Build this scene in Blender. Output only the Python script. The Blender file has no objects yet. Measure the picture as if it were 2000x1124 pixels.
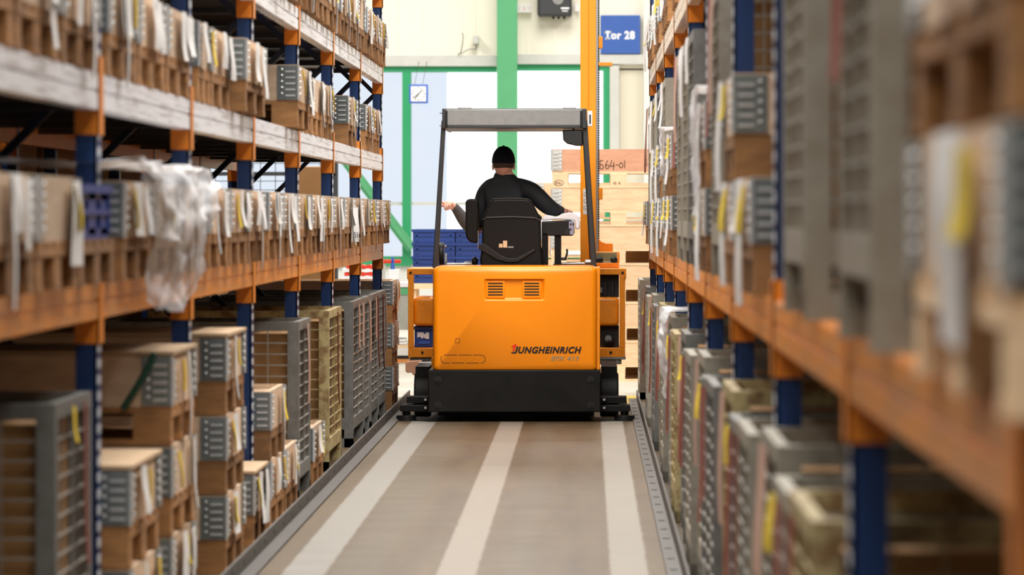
import bpy, bmesh, math, random
from mathutils import Vector, Matrix
PI = math.pi
S = bpy.context.scene
COL = S.collection
R = random.Random(7)
# ---------------------------------------------------------------- camera, world, lamps, exposure
FPX, CX, CY, H = 7640.0, 1148.0, 420.0, 1.42
cd = bpy.data.cameras.new('camera'); cam = bpy.data.objects.new('camera', cd); COL.objects.link(cam)
cam.location = (0, 0, H); cam.rotation_euler = (PI/2, 0, 0)
cd.sensor_width = 36; cd.lens = 36*FPX/2000
cd.shift_x = (1000-CX)/2000; cd.shift_y = (CY-562)/2000
cd.clip_start = .5; cd.clip_end = 300
cd.dof.use_dof = True; cd.dof.focus_distance = 27.4; cd.dof.aperture_fstop = 4.2
S.camera = cam
w = bpy.data.worlds.new('daylight'); S.world = w; w.use_nodes = True
w.node_tree.nodes['Background'].inputs[0].default_value = (1, 1, 1, 1)
w.node_tree.nodes['Background'].inputs[1].default_value = 1.7
S.view_settings.view_transform = 'Standard'; S.view_settings.look = 'None'
S.view_settings.gamma = 1; S.view_settings.use_curve_mapping = False
S.view_settings.exposure = -0.03
CEIL = 8.0
def lamp(name, x, y, lx, ly, power, col=(1, .97, .92)):
    l = bpy.data.lights.new(name, 'AREA'); l.shape = 'RECTANGLE'; l.size = lx; l.size_y = ly
    l.energy = power; l.color = col
    o = bpy.data.objects.new(name, l); COL.objects.link(o); o.location = (x, y, CEIL-.14)
    return o
LAMPS = []
for y, pw in ((1.5, 330), (8, 230), (15, 320), (22, 460)): LAMPS += [(-.5, y, 2.0, 5.5, pw), (-3.4, y, 1.6, 5.5, pw*(1.15 if y > 10 else .8)), (2.4, y, 1.6, 5.5, pw*(1.35 if y > 10 else .75))]
for i, x in enumerate((-5.5, -.5, 5)): LAMPS.append((x, 30.5, 2.2, 4.5, 430)); LAMPS.append((x, 43.5, 2.2, 6, 560))
def PX(px, y): return (px-CX)/FPX*y          # lateral metre of a thing at distance y
def PZ(py, y): return H-(py-CY)/FPX*y        # height of it

# ---------------------------------------------------------------- materials
def nt(name):
    m = bpy.data.materials.new(name); m.use_nodes = True
    return m, m.node_tree, m.node_tree.nodes['Principled BSDF']
def mat(name, col, rough=.5, metal=0., var=0., noise=0., scale=(2.2, 2.2, 2.2), dark=None, bump=0., spec=.5, coat=0., nscale=3, thr=(.35, .7)):
    """Principled with a per-object brightness variation and a stretched noise towards a second colour."""
    m, t, b = nt(name); L = t.links
    b.inputs['Roughness'].default_value = rough; b.inputs['Metallic'].default_value = metal
    b.inputs['Specular IOR Level'].default_value = spec; b.inputs['Coat Weight'].default_value = coat
    c = t.nodes.new('ShaderNodeRGB'); c.outputs[0].default_value = (*col, 1); out = c.outputs[0]
    if noise > 0 or bump > 0:
        tc = t.nodes.new('ShaderNodeTexCoord'); mp = t.nodes.new('ShaderNodeMapping'); mp.inputs['Scale'].default_value = scale
        L.new(tc.outputs['Object'], mp.inputs[0])
        if True:
            oi = t.nodes.new('ShaderNodeObjectInfo'); ml = t.nodes.new('ShaderNodeMath'); ml.operation = 'MULTIPLY'; ml.inputs[1].default_value = 37
            L.new(oi.outputs['Random'], ml.inputs[0]); L.new(ml.outputs[0], mp.inputs['Location'])
        nz = t.nodes.new('ShaderNodeTexNoise'); nz.inputs['Scale'].default_value = nscale; nz.inputs['Detail'].default_value = 5; nz.inputs['Roughness'].default_value = .65
        L.new(mp.outputs[0], nz.inputs['Vector'])
        if noise > 0:
            r = t.nodes.new('ShaderNodeMapRange'); r.inputs[1].default_value = thr[0]; r.inputs[2].default_value = thr[1]; r.inputs[4].default_value = noise
            L.new(nz.outputs['Fac'], r.inputs[0])
            x = t.nodes.new('ShaderNodeMix'); x.data_type = 'RGBA'; L.new(r.outputs[0], x.inputs[0]); L.new(out, x.inputs[6])
            x.inputs[7].default_value = (*(dark or tuple(v*.5 for v in col)), 1); out = x.outputs[2]
        if bump > 0:
            bp = t.nodes.new('ShaderNodeBump'); bp.inputs['Strength'].default_value = bump; bp.inputs['Distance'].default_value = .01
            L.new(nz.outputs['Fac'], bp.inputs['Height']); L.new(bp.outputs[0], b.inputs['Normal'])
    if var > 0:
        oi = t.nodes.new('ShaderNodeObjectInfo'); r = t.nodes.new('ShaderNodeMapRange')
        r.inputs[3].default_value = 1-var; r.inputs[4].default_value = 1+var; L.new(oi.outputs['Random'], r.inputs[0])
        h = t.nodes.new('ShaderNodeHueSaturation'); L.new(r.outputs[0], h.inputs['Value']); L.new(out, h.inputs['Color']); out = h.outputs[0]
    L.new(out, b.inputs['Base Color'])
    return m
def glassy(name, tint, gloss=.06):
    m, t, b = nt(name); t.nodes.remove(b); o = t.nodes['Material Output']
    a = t.nodes.new('ShaderNodeBsdfTransparent'); a.inputs[0].default_value = (*tint, 1)
    g = t.nodes.new('ShaderNodeBsdfGlossy'); g.inputs['Roughness'].default_value = .05
    x = t.nodes.new('ShaderNodeMixShader'); x.inputs[0].default_value = gloss
    t.links.new(a.outputs[0], x.inputs[1]); t.links.new(g.outputs[0], x.inputs[2]); t.links.new(x.outputs[0], o.inputs[0])
    return m
def film(name, col, alpha):
    m, t, b = nt(name); o = t.nodes['Material Output']
    b.inputs['Base Color'].default_value = (*col, 1); b.inputs['Roughness'].default_value = .5
    a = t.nodes.new('ShaderNodeBsdfTransparent'); x = t.nodes.new('ShaderNodeMixShader'); x.inputs[0].default_value = alpha
    t.links.new(a.outputs[0], x.inputs[1]); t.links.new(b.outputs[0], x.inputs[2]); t.links.new(x.outputs[0], o.inputs[0])
    return m
M = {}
M['orange'] = mat('truck_orange_paint', (1.0, .29, .002), .3, coat=.15, noise=.05, dark=(.8, .2, .01), nscale=2)
M['mast'] = mat('mast_window_lit_orange', (1.0, .36, .012), .35)  # truck orange made yellower and lighter: window light put into the colour
M['orange_frame'] = mat('truck_frame_orange', (.95, .3, .008), .38, noise=.3, dark=(.3, .09, .01), nscale=7, thr=(.52, .75))
M['black_steel'] = mat('black_counterweight', (.006, .006, .0055), .55, noise=.5, dark=(.018, .015, .012), nscale=3, bump=.05, spec=.22)
M['grey_steel'] = mat('dark_grey_steel', (.27, .27, .265), .4, metal=.2, noise=.6, dark=(.2, .2, .2), nscale=9, thr=(.4, .7))
M['post_grey'] = mat('charcoal_paint', (.032, .034, .037), .4)
M['black_plastic'] = mat('black_plastic', (.0045, .004, .0036), .5, spec=.22)
M['black_trim'] = mat('black_trim_plastic', (.014, .014, .014), .38, spec=.3)
M['chrome'] = mat('bright_steel', (.6, .6, .6), .22, 1)
M['white_plastic'] = mat('white_plastic', (.82, .83, .87), .35)
M['lilac'] = mat('pale_lilac_plastic', (.3, .3, .42), .35)
M['yellow_green'] = mat('zinc_passivated', (.3, .3, .17), .4, .3, noise=.5, nscale=12)
M['rack_blue'] = mat('rack_blue', (.006, .036, .14), .42, noise=.2, dark=(.01, .02, .08), nscale=6)
M['rack_orange'] = mat('rack_orange', (.84, .25, .02), .38, noise=.35, dark=(.4, .17, .05), nscale=5, thr=(.45, .75))
M['beam_orange'] = mat('worn_orange_beam', (.85, .3, .04), .3, noise=.7, dark=(.42, .25, .15), scale=(8, 1.2, 14), nscale=3, thr=(.4, .7), var=.06)
M['beam_white'] = mat('worn_white_beam', (.93, .94, 1.0), .3, noise=.8, dark=(.36, .29, .28), scale=(6, .9, 34), nscale=2.2, thr=(.5, .66), var=.05)
M['beam_tan'] = mat('worn_tan_beam', (.86, .72, .6), .28, noise=.6, dark=(.28, .17, .1), scale=(8, 1.5, 16), nscale=3, thr=(.4, .7))
M['brace'] = mat('brace_dark_paint', (.008, .014, .045), .5)
M['slot'] = mat('slot_glint_metal', (.8, .83, .9), .35)  # post slots: light glinting off galvanised edges is put into this colour
M['deck'] = mat('shaded_deck_steel', (.12, .12, .13), .3, .8)  # galvanised slats darkened, the shade below the shelves put into the colour
M['pallet'] = mat('pallet_wood', (.38, .18, .06), .75, var=.3, noise=.8, dark=(.16, .075, .028), scale=(2, 2, 9), nscale=3, bump=.2)
M['pallet_new'] = mat('new_pallet_wood', (.92, .68, .43), .7, var=.06, noise=.5, dark=(.62, .36, .18), scale=(1.2, 2, 9), nscale=3, bump=.1)
M['collar_new'] = mat('new_collar_wood', (.9, .64, .4), .7, var=.1, noise=.5, dark=(.62, .33, .17), scale=(1.2, 2, 9), nscale=3, bump=.1)
M['collar_pink'] = mat('pink_collar_wood', (.72, .38, .24), .7, noise=.6, dark=(.55, .24, .13), scale=(1.2, 2, 9), nscale=3, bump=.1)
M['collar'] = mat('collar_wood', (.7, .52, .37), .7, var=.2, noise=.6, dark=(.46, .3, .18), scale=(3, 3, 10), nscale=2.5, bump=.15)
M['board'] = mat('fibre_lid', (.6, .42, .26), .8, var=.2, noise=.3)
M['zinc'] = mat('zinc_hinge', (.25, .28, .28), .35, .6, var=.2, noise=.4, nscale=10)
M['zinc_light'] = mat('light_zinc', (.6, .61, .58), .4, .3)
M['rivet'] = mat('bright_rivet', (.75, .76, .76), .3, .5)
M['paper'] = mat('white_paper', (.92, .91, .9), .45, var=.06, noise=.4, dark=(.72, .68, .64), nscale=5)
M['yellow'] = mat('yellow_tag', (.82, .6, .05), .5, var=.15)
M['strap'] = mat('dark_green_strap', (.008, .06, .035), .5)
M['red'] = mat('red_tag', (.26, .075, .055), .6, var=.3)
M['pinkpaper'] = mat('faded_pink_sheet', (.5, .31, .24), .6, var=.25)
M['cage_grey'] = mat('cage_grey', (.2, .2, .19), .5, .2, noise=.7, dark=(.1, .095, .08), nscale=6, var=.12)
M['cage_rust'] = mat('cage_rusty_yellow', (.44, .36, .17), .6, noise=.85, dark=(.17, .075, .025), nscale=7, thr=(.45, .62))
M['cage_tan'] = mat('cage_tan_grey', (.36, .34, .28), .5, .1, noise=.6, dark=(.2, .15, .1), nscale=6, var=.12)
M['wire'] = mat('cage_wire', (.42, .4, .36), .4, .4, var=.1)
M['wire_light'] = mat('light_wire', (.6, .6, .52), .5)
M['carton'] = mat('brown_carton', (.36, .195, .075), .85, var=.12, noise=.2)
M['blue_bin'] = mat('blue_bin', (.012, .045, .23), .4, var=.15)
M['film'] = film('clear_film', (.85, .85, .88), .5)
M['skin'] = mat('skin', (.78, .42, .31), .5)
M['jacket'] = mat('black_jacket', (.008, .009, .012), .75, noise=.5, dark=(.016, .017, .02), nscale=6, bump=.3)
M['cap'] = mat('black_cap', (.004, .0065, .012), .8, spec=.2)
M['hair'] = mat('dark_hair', (.06, .04, .032), .8)
M['sweater'] = mat('grey_sweater', (.085, .08, .08), .85, noise=.4, nscale=12, bump=.2)
M['trousers'] = mat('dark_trousers', (.02, .022, .03), .8)
M['green'] = mat('green_steel', (.09, .38, .17), .5, noise=.15, nscale=2)
M['green_dk'] = mat('green_frame', (.02, .33, .13), .45)
M['cream'] = mat('cream_panel', (.88, .84, .71), .5)
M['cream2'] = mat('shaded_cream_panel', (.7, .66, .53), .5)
M['rail_grey'] = mat('pale_grey_metal', (.62, .62, .58), .5, noise=.2)
M['white_wall'] = mat('white_wall', (.75, .75, .72), .6)
M['sign'] = mat('sign_blue', (.035, .11, .42), .5, noise=.15)
M['white'] = mat('white_print', (.85, .85, .85), .5)
M['ink'] = mat('black_ink', (.01, .008, .006), .5)
M['pen'] = mat('brown_ink', (.1, .04, .02), .6)
M['redprint'] = mat('red_print', (.75, .03, .01), .45)
M['silver'] = mat('silver_print', (.5, .42, .26), .35, .6)
M['pinkprint'] = mat('faded_red_print', (.75, .4, .35), .6)
M['clockblue'] = mat('clock_blue', (.04, .12, .5), .4)
M['guide'] = mat('guide_rail_steel', (.07, .062, .056), .5, .2, noise=.5, dark=(.035, .03, .026), nscale=5)
M['grey_wall'] = mat('concrete_grey', (.4, .4, .36), .8, noise=.4, nscale=4)
M['ceil'] = mat('ceiling_grey', (.22, .22, .22), .8)
M['hall_side'] = mat('dim_side_wall', (.12, .12, .12), .8)
M['glass'] = glassy('window_glass', (.97, .99, 1), .05)
M['curtain'] = glassy('pale_blue_strip', (.715, .75, .795), .05)
M['dark'] = mat('dark_void', (.01, .01, .01), .8)
M['lampglow'] = mat('lamp_diffuser', (.9, .9, .9), .5)
M['mirror'] = mat('mirror_glass', (.5, .5, .5), .03, 1)
M['rod'] = mat('brushed_rod', (.45, .45, .45), .3, .8)
# floor: beige concrete, worn wheel tracks and painted pale stripes
def floor_mat():
    m, t, b = nt('concrete_floor'); L = t.links; N = t.nodes.new
    tc = N('ShaderNodeTexCoord'); sx = N('ShaderNodeSeparateXYZ'); L.new(tc.outputs['Object'], sx.inputs[0])
    mp = N('ShaderNodeMapping'); mp.inputs['Scale'].default_value = (3, .25, 1); L.new(tc.outputs['Object'], mp.inputs[0])
    nz = N('ShaderNodeTexNoise'); nz.inputs['Scale'].default_value = 2.2; nz.inputs['Detail'].default_value = 6; L.new(mp.outputs[0], nz.inputs['Vector'])
    mp2 = N('ShaderNodeMapping'); mp2.inputs['Scale'].default_value = (1.4, 3.2, 1); L.new(tc.outputs['Object'], mp2.inputs[0])
    n2 = N('ShaderNodeTexNoise'); n2.inputs['Scale'].default_value = 1.3; n2.inputs['Detail'].default_value = 7; n2.inputs['Roughness'].default_value = .7; L.new(mp2.outputs[0], n2.inputs['Vector'])
    base = N('ShaderNodeMix'); base.data_type = 'RGBA'; base.inputs[6].default_value = (.078, .048, .022, 1); base.inputs[7].default_value = (.14, .096, .052, 1)
    av = N('ShaderNodeMath'); av.operation = 'ADD'; L.new(nz.outputs['Fac'], av.inputs[0]); L.new(n2.outputs['Fac'], av.inputs[1])
    mr = N('ShaderNodeMapRange'); mr.inputs[1].default_value = .75; mr.inputs[2].default_value = 1.3; L.new(av.outputs[0], mr.inputs[0]); L.new(mr.outputs[0], base.inputs[0])
    out = base.outputs[2]
    wob = N('ShaderNodeMath'); wob.operation = 'MULTIPLY_ADD'; wob.inputs[1].default_value = .02; L.new(n2.outputs['Fac'], wob.inputs[0]); L.new(sx.outputs['X'], wob.inputs[2])
    def stripe(c, hw, col, strength, soft):
        nonlocal out
        s = N('ShaderNodeMath'); s.operation = 'SUBTRACT'; s.inputs[1].default_value = c+.01; L.new(wob.outputs[0], s.inputs[0])
        a = N('ShaderNodeMath'); a.operation = 'ABSOLUTE'; L.new(s.outputs[0], a.inputs[0])
        r = N('ShaderNodeMapRange'); r.inputs[1].default_value = hw+soft; r.inputs[2].default_value = hw-soft; r.inputs[4].default_value = strength; L.new(a.outputs[0], r.inputs[0])
        k = N('ShaderNodeMapRange'); k.inputs[1].default_value = .2; k.inputs[2].default_value = .6; k.inputs[3].default_value = .7; L.new(n2.outputs['Fac'], k.inputs[0])
        q = N('ShaderNodeMath'); q.operation = 'MULTIPLY'; L.new(r.outputs[0], q.inputs[0]); L.new(k.outputs[0], q.inputs[1])
        x = N('ShaderNodeMix'); x.data_type = 'RGBA'; L.new(q.outputs[0], x.inputs[0]); L.new(out, x.inputs[6]); x.inputs[7].default_value = (*col, 1); out = x.outputs[2]
    stripe(-.93, .10, (.12, .092, .06), .8, .03); stripe(-.28, .06, (.12, .092, .06), .6, .03)
    stripe(-1.125, .085, (.28, .265, .24), .9, .006); stripe(-.52, .078, (.31, .265, .22), .9, .006); stripe(.165, .075, (.31, .28, .24), .9, .006)
    # beyond the racks: window glare put into a paler floor colour
    g = N('ShaderNodeMapRange'); g.inputs[1].default_value = 30.3; g.inputs[2].default_value = 30.6; L.new(sx.outputs['Y'], g.inputs[0])
    x = N('ShaderNodeMix'); x.data_type = 'RGBA'; L.new(g.outputs[0], x.inputs[0]); L.new(out, x.inputs[6]); x.inputs[7].default_value = (.62, .58, .5, 1)
    L.new(x.outputs[2], b.inputs['Base Color'])
    rr = N('ShaderNodeMapRange'); b.inputs['Specular IOR Level'].default_value = .3; rr.inputs[3].default_value = .4; rr.inputs[4].default_value = .65; L.new(n2.outputs['Fac'], rr.inputs[0]); L.new(rr.outputs[0], b.inputs['Roughness'])
    bp = N('ShaderNodeBump'); bp.inputs['Strength'].default_value = .08; bp.inputs['Distance'].default_value = .01; L.new(n2.outputs['Fac'], bp.inputs['Height']); L.new(bp.outputs[0], b.inputs['Normal'])
    return m
M['floor'] = floor_mat()

# ---------------------------------------------------------------- mesh helpers
class MB:
    def __init__(s): s.v = []; s.f = []; s.m = []; s.c = 0
    def add(s, vs, fs, mi=0):
        b = len(s.v); s.v += [tuple(p) for p in vs]; s.f += [tuple(b+i for i in f) for f in fs]; s.m += [mi]*len(fs); return s
    def box(s, x0, x1, y0, y1, z0, z1, mi=0):
        if x0 > x1: x0, x1 = x1, x0
        if y0 > y1: y0, y1 = y1, y0
        if z0 > z1: z0, z1 = z1, z0
        return s.add([(x0,y0,z0),(x1,y0,z0),(x1,y1,z0),(x0,y1,z0),(x0,y0,z1),(x1,y0,z1),(x1,y1,z1),(x0,y1,z1)],
              [(0,3,2,1),(4,5,6,7),(0,1,5,4),(1,2,6,5),(2,3,7,6),(3,0,4,7)], mi)
    def pb(s, px0, px1, py0, py1, y, d, mi=0):       # a box whose face towards the aisle end spans a measured rectangle
        return s.box(PX(px0, y), PX(px1, y), y, y+d, PZ(py1, y), PZ(py0, y), mi)
    def cyl(s, p0, p1, r, n=16, mi=0, r1=None):
        p0, p1 = Vector(p0), Vector(p1); d = (p1-p0).normalized(); r1 = r if r1 is None else r1
        a = d.orthogonal().normalized(); b = d.cross(a); vs = []
        for p, q in ((p0, r), (p1, r1)):
            for i in range(n):
                t = 2*PI*i/n; vs.append(p+(a*math.cos(t)+b*math.sin(t))*q)
        fs = [(i, (i+1) % n, n+(i+1) % n, n+i) for i in range(n)]+[tuple(range(n))[::-1], tuple(range(n, 2*n))]
        return s.add(vs, fs, mi)
    def tube(s, pts, r, n=8, mi=0):
        for i in range(len(pts)-1): s.cyl(pts[i], pts[i+1], r, n, mi)
        return s
    def bar(s, p0, p1, w, h, mi=0, up=(0, 0, 1)):     # rectangular bar between two points
        p0, p1 = Vector(p0), Vector(p1); d = (p1-p0).normalized(); u = Vector(up)
        a = d.cross(u).normalized(); b = a.cross(d).normalized(); vs = []
        for p in (p0, p1):
            for sx, sy in ((-1,-1),(1,-1),(1,1),(-1,1)): vs.append(p+a*(w/2*sx)+b*(h/2*sy))
        return s.add(vs, [(0,1,2,3)[::-1],(4,5,6,7),(0,1,5,4),(1,2,6,5),(2,3,7,6),(3,0,4,7)], mi)
    def prism(s, poly, y0, y1, mi=0):                # polygon in x,z pushed along y
        n = len(poly); vs = [(x, y0, z) for x, z in poly]+[(x, y1, z) for x, z in poly]
        return s.add(vs, [tuple(range(n)), tuple(range(n, 2*n))[::-1]]+[(i, n+i, n+(i+1) % n, (i+1) % n) for i in range(n)], mi)
    def prismx(s, poly, x0, x1, mi=0):               # polygon in y,z pushed along x
        n = len(poly); vs = [(x0, y, z) for y, z in poly]+[(x1, y, z) for y, z in poly]
        return s.add(vs, [tuple(range(n))[::-1], tuple(range(n, 2*n))]+[(i, (i+1) % n, n+(i+1) % n, n+i) for i in range(n)], mi)
    def prismz(s, poly, z0, z1, mi=0):
        n = len(poly); vs = [(x, y, z0) for x, y in poly]+[(x, y, z1) for x, y in poly]
        return s.add(vs, [tuple(range(n))[::-1], tuple(range(n, 2*n))]+[(i, (i+1) % n, n+(i+1) % n, n+i) for i in range(n)], mi)
    def sphere(s, c, r, n=12, mi=0, sc=(1, 1, 1)):
        c = Vector(c); vs = [c+Vector((0, 0, r*sc[2]))]; 
        for j in range(1, n):
            for i in range(2*n):
                t = PI*j/n; u = PI*i/n
                vs.append(c+Vector((r*sc[0]*math.sin(t)*math.cos(u), r*sc[1]*math.sin(t)*math.sin(u), r*sc[2]*math.cos(t))))
        vs.append(c-Vector((0, 0, r*sc[2]))); k = 2*n; fs = []
        for i in range(k): fs.append((0, 1+i, 1+(i+1) % k)); fs.append((len(vs)-1, 1+(n-2)*k+(i+1) % k, 1+(n-2)*k+i))
        for j in range(n-2):
            for i in range(k): a = 1+j*k+i; b = 1+j*k+(i+1) % k; fs.append((a, a+k, b+k, b))
        return s.add(vs, fs, mi)
    def mesh(s, name, mats, org=(0, 0, 0), smooth=True):
        me = bpy.data.meshes.new(name); o = Vector(org)
        me.from_pydata([tuple(Vector(p)-o) for p in s.v], [], s.f)
        for m in mats: me.materials.append(M[m] if isinstance(m, str) else m)
        me.polygons.foreach_set('material_index', s.m)
        bm = bmesh.new(); bm.from_mesh(me); bmesh.ops.recalc_face_normals(bm, faces=bm.faces); bm.to_mesh(me); bm.free()
        if smooth:
            me.polygons.foreach_set('use_smooth', [True]*len(me.polygons)); me.set_sharp_from_angle(angle=math.radians(35))
        me.update(); return me
    def build(s, name, mats, parent=None, bevel=0, org=None, seg=2):
        if isinstance(mats, str): mats = [mats]
        if org is None:
            if parent is not None: org = wpos(parent)
            else:
                xs = [p[0] for p in s.v]; ys = [p[1] for p in s.v]
                org = ((min(xs)+max(xs))/2, (min(ys)+max(ys))/2, min(p[2] for p in s.v))
        me = s.mesh(name, mats, org)
        o = bpy.data.objects.new(name, me); COL.objects.link(o)
        if parent is None: o.location = org; POS[o.name] = Vector(org)
        else: o.parent = parent; o.location = Vector(org)-wpos(parent); POS[o.name] = Vector(org)
        if bevel:
            b = o.modifiers.new('bevel', 'BEVEL'); b.width = bevel; b.segments = seg; b.limit_method = 'ANGLE'; b.angle_limit = .6
            b.harden_normals = False
        return o
POS = {}
def wpos(o): return POS[o.name]
def tag(o, label=None, cat=None, group=None, kind=None):
    if label: o['label'] = label
    if cat: o['category'] = cat
    if group: o['group'] = group
    if kind: o['kind'] = kind
    return o
def thing(name, label, cat, loc=(0, 0, 0), group=None):
    o = bpy.data.objects.new(name, None); COL.objects.link(o); o.location = loc; POS[o.name] = Vector(loc); o.empty_display_size = .1
    return tag(o, label, cat, group)
def struct(o): o['kind'] = 'structure'; return o
def link_part(name, me, parent, loc=(0, 0, 0), rot=(0, 0, 0)):
    o = bpy.data.objects.new(name, me); COL.objects.link(o); o.parent = parent; o.location = loc; o.rotation_euler = rot
    POS[o.name] = wpos(parent)+Vector(loc) if parent.name in POS else Vector(loc)
    return o
def text_mesh(body, x0, x1, z0, z1, y, matname, name, parent, shear=0., bold=.0, depth=.001, extra=None, axis='y', flip=1, space=1.):
    """Lettering fitted into the rectangle x0..x1, z0..z1 on the plane y, standing proud towards the camera."""
    cu = bpy.data.curves.new('lettering', 'FONT'); cu.body = body; cu.shear = shear; cu.offset = bold; cu.extrude = .01; cu.resolution_u = 4; cu.space_character = space
    t = bpy.data.objects.new('lettering', cu); COL.objects.link(t); dg = bpy.context.evaluated_depsgraph_get(); dg.update()
    me = bpy.data.meshes.new_from_object(t.evaluated_get(dg)); bpy.data.objects.remove(t)
    xs = [v.co.x for v in me.vertices]; ys = [v.co.y for v in me.vertices]; zs = [v.co.z for v in me.vertices]
    a, b, c, d, e, f = min(xs), max(xs), min(ys), max(ys), min(zs), max(zs)
    mb = MB(); vs = []
    for v in me.vertices:
        u = (v.co.x-a)/(b-a); q = (v.co.y-c)/(d-c); k = (v.co.z-e)/(f-e)
        if axis == 'y': vs.append((x0+u*(x1-x0), y-depth*k, z0+q*(z1-z0)))
        else: vs.append((y+flip*depth*k, x0+u*(x1-x0), z0+q*(z1-z0)))
    mb.add(vs, [tuple(p.vertices) for p in me.polygons])
    if extra: extra(mb)
    bpy.data.meshes.remove(me)
    return mb.build(name, matname, parent)
def strokes(lines, r, y, name, matname, parent, to):
    mb = MB()
    for L in lines:
        P = [Vector((to(p)[0], y, to(p)[1])) for p in L]
        for i in range(len(P)-1): mb.bar(P[i], P[i+1], r*2, .0012, 0, up=(0, 1, 0))
    return mb.build(name, matname, parent)
def arc(cx, cy, rx, ry, a0, a1, n=12):
    return [(cx+rx*math.cos(math.radians(a0+(a1-a0)*i/n)), cy+ry*math.sin(math.radians(a0+(a1-a0)*i/n))) for i in range(n+1)]
def rrect(x0, x1, z0, z1, r, n=5):
    return arc(x1-r, z1-r, r, r, 0, 90, n)+arc(x0+r, z1-r, r, r, 90, 180, n)+arc(x0+r, z0+r, r, r, 180, 270, n)+arc(x1-r, z0+r, r, r, 270, 360, n)

# ---------------------------------------------------------------- the hall
XL, XR, YB, YF = -12.0, 9.0, -5.0, 50.0
struct(MB().box(XL, XR, YB, YF+.3, -.2, 0).build('floor', 'floor', org=(0, 0, 0)))
struct(MB().box(XL, XR, YB, YF+.3, CEIL, CEIL+.2).build('ceiling', 'ceil'))
struct(MB().box(XL-.2, XL, YB, YF+.3, 0, CEIL).build('wall_left', 'hall_side'))
struct(MB().box(XR, XR+.2, YB, YF+.3, 0, CEIL).build('wall_right', 'hall_side'))
struct(MB().box(XL, XR, YB-.2, YB, 0, CEIL).build('wall_back', 'hall_side'))
Y = YF
wx0, wx1, wz0, wz1 = PX(385, Y), PX(1178, Y), PZ(512, Y), PZ(137, Y)     # the glazed gate front
f = MB()
f.box(XL, wx0, Y, Y+.25, 0, wz1+.02)
f.box(XL, XR, Y, Y+.25, wz1, CEIL)
x = XL
while x < XR:                                                             # shallow panel ribs
    f.box(x, x+.012, Y-.008, Y, wz1+.15, CEIL); x += .33
f.box(wx0, wx1, Y, Y+.25, 0, wz0, 1)
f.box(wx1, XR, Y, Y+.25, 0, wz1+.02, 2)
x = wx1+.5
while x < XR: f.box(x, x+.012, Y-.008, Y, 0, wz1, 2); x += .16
struct(f.build('wall_front', ['cream', 'white_wall', 'cream2']))
n_trim = [0]
def trim(mb, m, bevel=0):
    n_trim[0] += 1; return struct(mb.build('trim_%d' % n_trim[0], m, bevel=bevel))
def tp(px0, px1, py0, py1, d0, d1, m, bevel=0):
    mb = MB(); mb.box(PX(px0, Y), PX(px1, Y), Y-d0, Y-d1, PZ(py1, Y), PZ(py0, Y)); return trim(mb, m, bevel)
tp(330, 970, 109, 130, .12, .0, 'rail_grey')                              # pale cable duct, left of the column
tp(1010, 1258, 107, 126, .12, .0, 'rail_grey')
tp(385, 970, 128, 141, .06, -.1, 'green_dk')                              # green head rail
tp(1010, 1190, 126, 138, .06, -.1, 'green_dk')
# the green H column, floor to ceiling
c = MB(); x0, x1 = PX(970.5, Y-.5), PX(1010, Y-.5)
c.box(x0, x1, Y-.5, Y-.485, 0, CEIL); c.box(x0, x1, Y-.29, Y-.275, 0, CEIL); c.box((x0+x1)/2-.008, (x0+x1)/2+.008, Y-.485, Y-.29, 0, CEIL)
trim(c, 'green')
tp(786, 803, 138, 520, .056, -.1, 'green_dk'); tp(1178, 1191, 130, 760, .056, -.1, 'green_dk')
tp(385, 803, 501, 520, .05, -.1, 'green_dk'); tp(803, 1190, 501, 516, .05, -.1, 'green_dk'); tp(560, 575, 138, 510, .056, -.1, 'green_dk')
tp(1191, 1209, 128, 800, .1, .0, 'rail_grey'); tp(1257, 1269, -20, 800, .14, 0, 'white_wall')
b = MB(); b.bar((PX(670, Y), Y-.2, PZ(305, Y)), (PX(806, Y), Y-.2, PZ(486, Y)), .06, .13, up=(0, 1, 0)); b.bar((PX(670, Y), Y-.23, PZ(305, Y)), (PX(806, Y), Y-.23, PZ(486, Y)), .13, .012, up=(0, 1, 0)); trim(b, 'green')
tp(803, 970, 395, 401, .0, -.03, 'rail_grey'); tp(385, 786, 395, 401, .0, -.03, 'rail_grey')
wn = 0
for a, b_, m in ((385, 560, 'curtain'), (575, 786, 'curtain'), (803, 873, 'curtain'), (873, 990, 'glass'), (990, 1178, 'glass')):
    wn += 1; o = MB().box(PX(a, Y), PX(b_, Y), Y+.06, Y+.07, wz0, wz1).build('window_%d' % wn, m); struct(o)
# lamps on the ceiling
for i, (lx, ly, sx, sy, pw) in enumerate(LAMPS):
    t = thing('ceiling_lamp', '', 'lamp', (lx, ly, CEIL), 'ceiling lamps over the aisle and gate')
    t['label'] = ('ceiling lamp over the %s, %s from the near end' % (('aisle', 'left rack', 'right rack')[i % 3], ('first', 'second', 'third', 'fourth')[i//3]) if i < 12 else '%s ceiling lamp of the %s row before the gate' % (('left', 'middle', 'right')[(i-12)//2], ('nearer', 'farther')[(i-12) % 2]))
    MB().box(lx-sx/2-.03, lx+sx/2+.03, ly-sy/2-.03, ly+sy/2+.03, CEIL-.12, CEIL).build('housing', 'white_plastic', t)
    l = lamp('tube', lx, ly, sx, sy, pw); l.parent = t; l.location = (0, 0, -.14)

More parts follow.
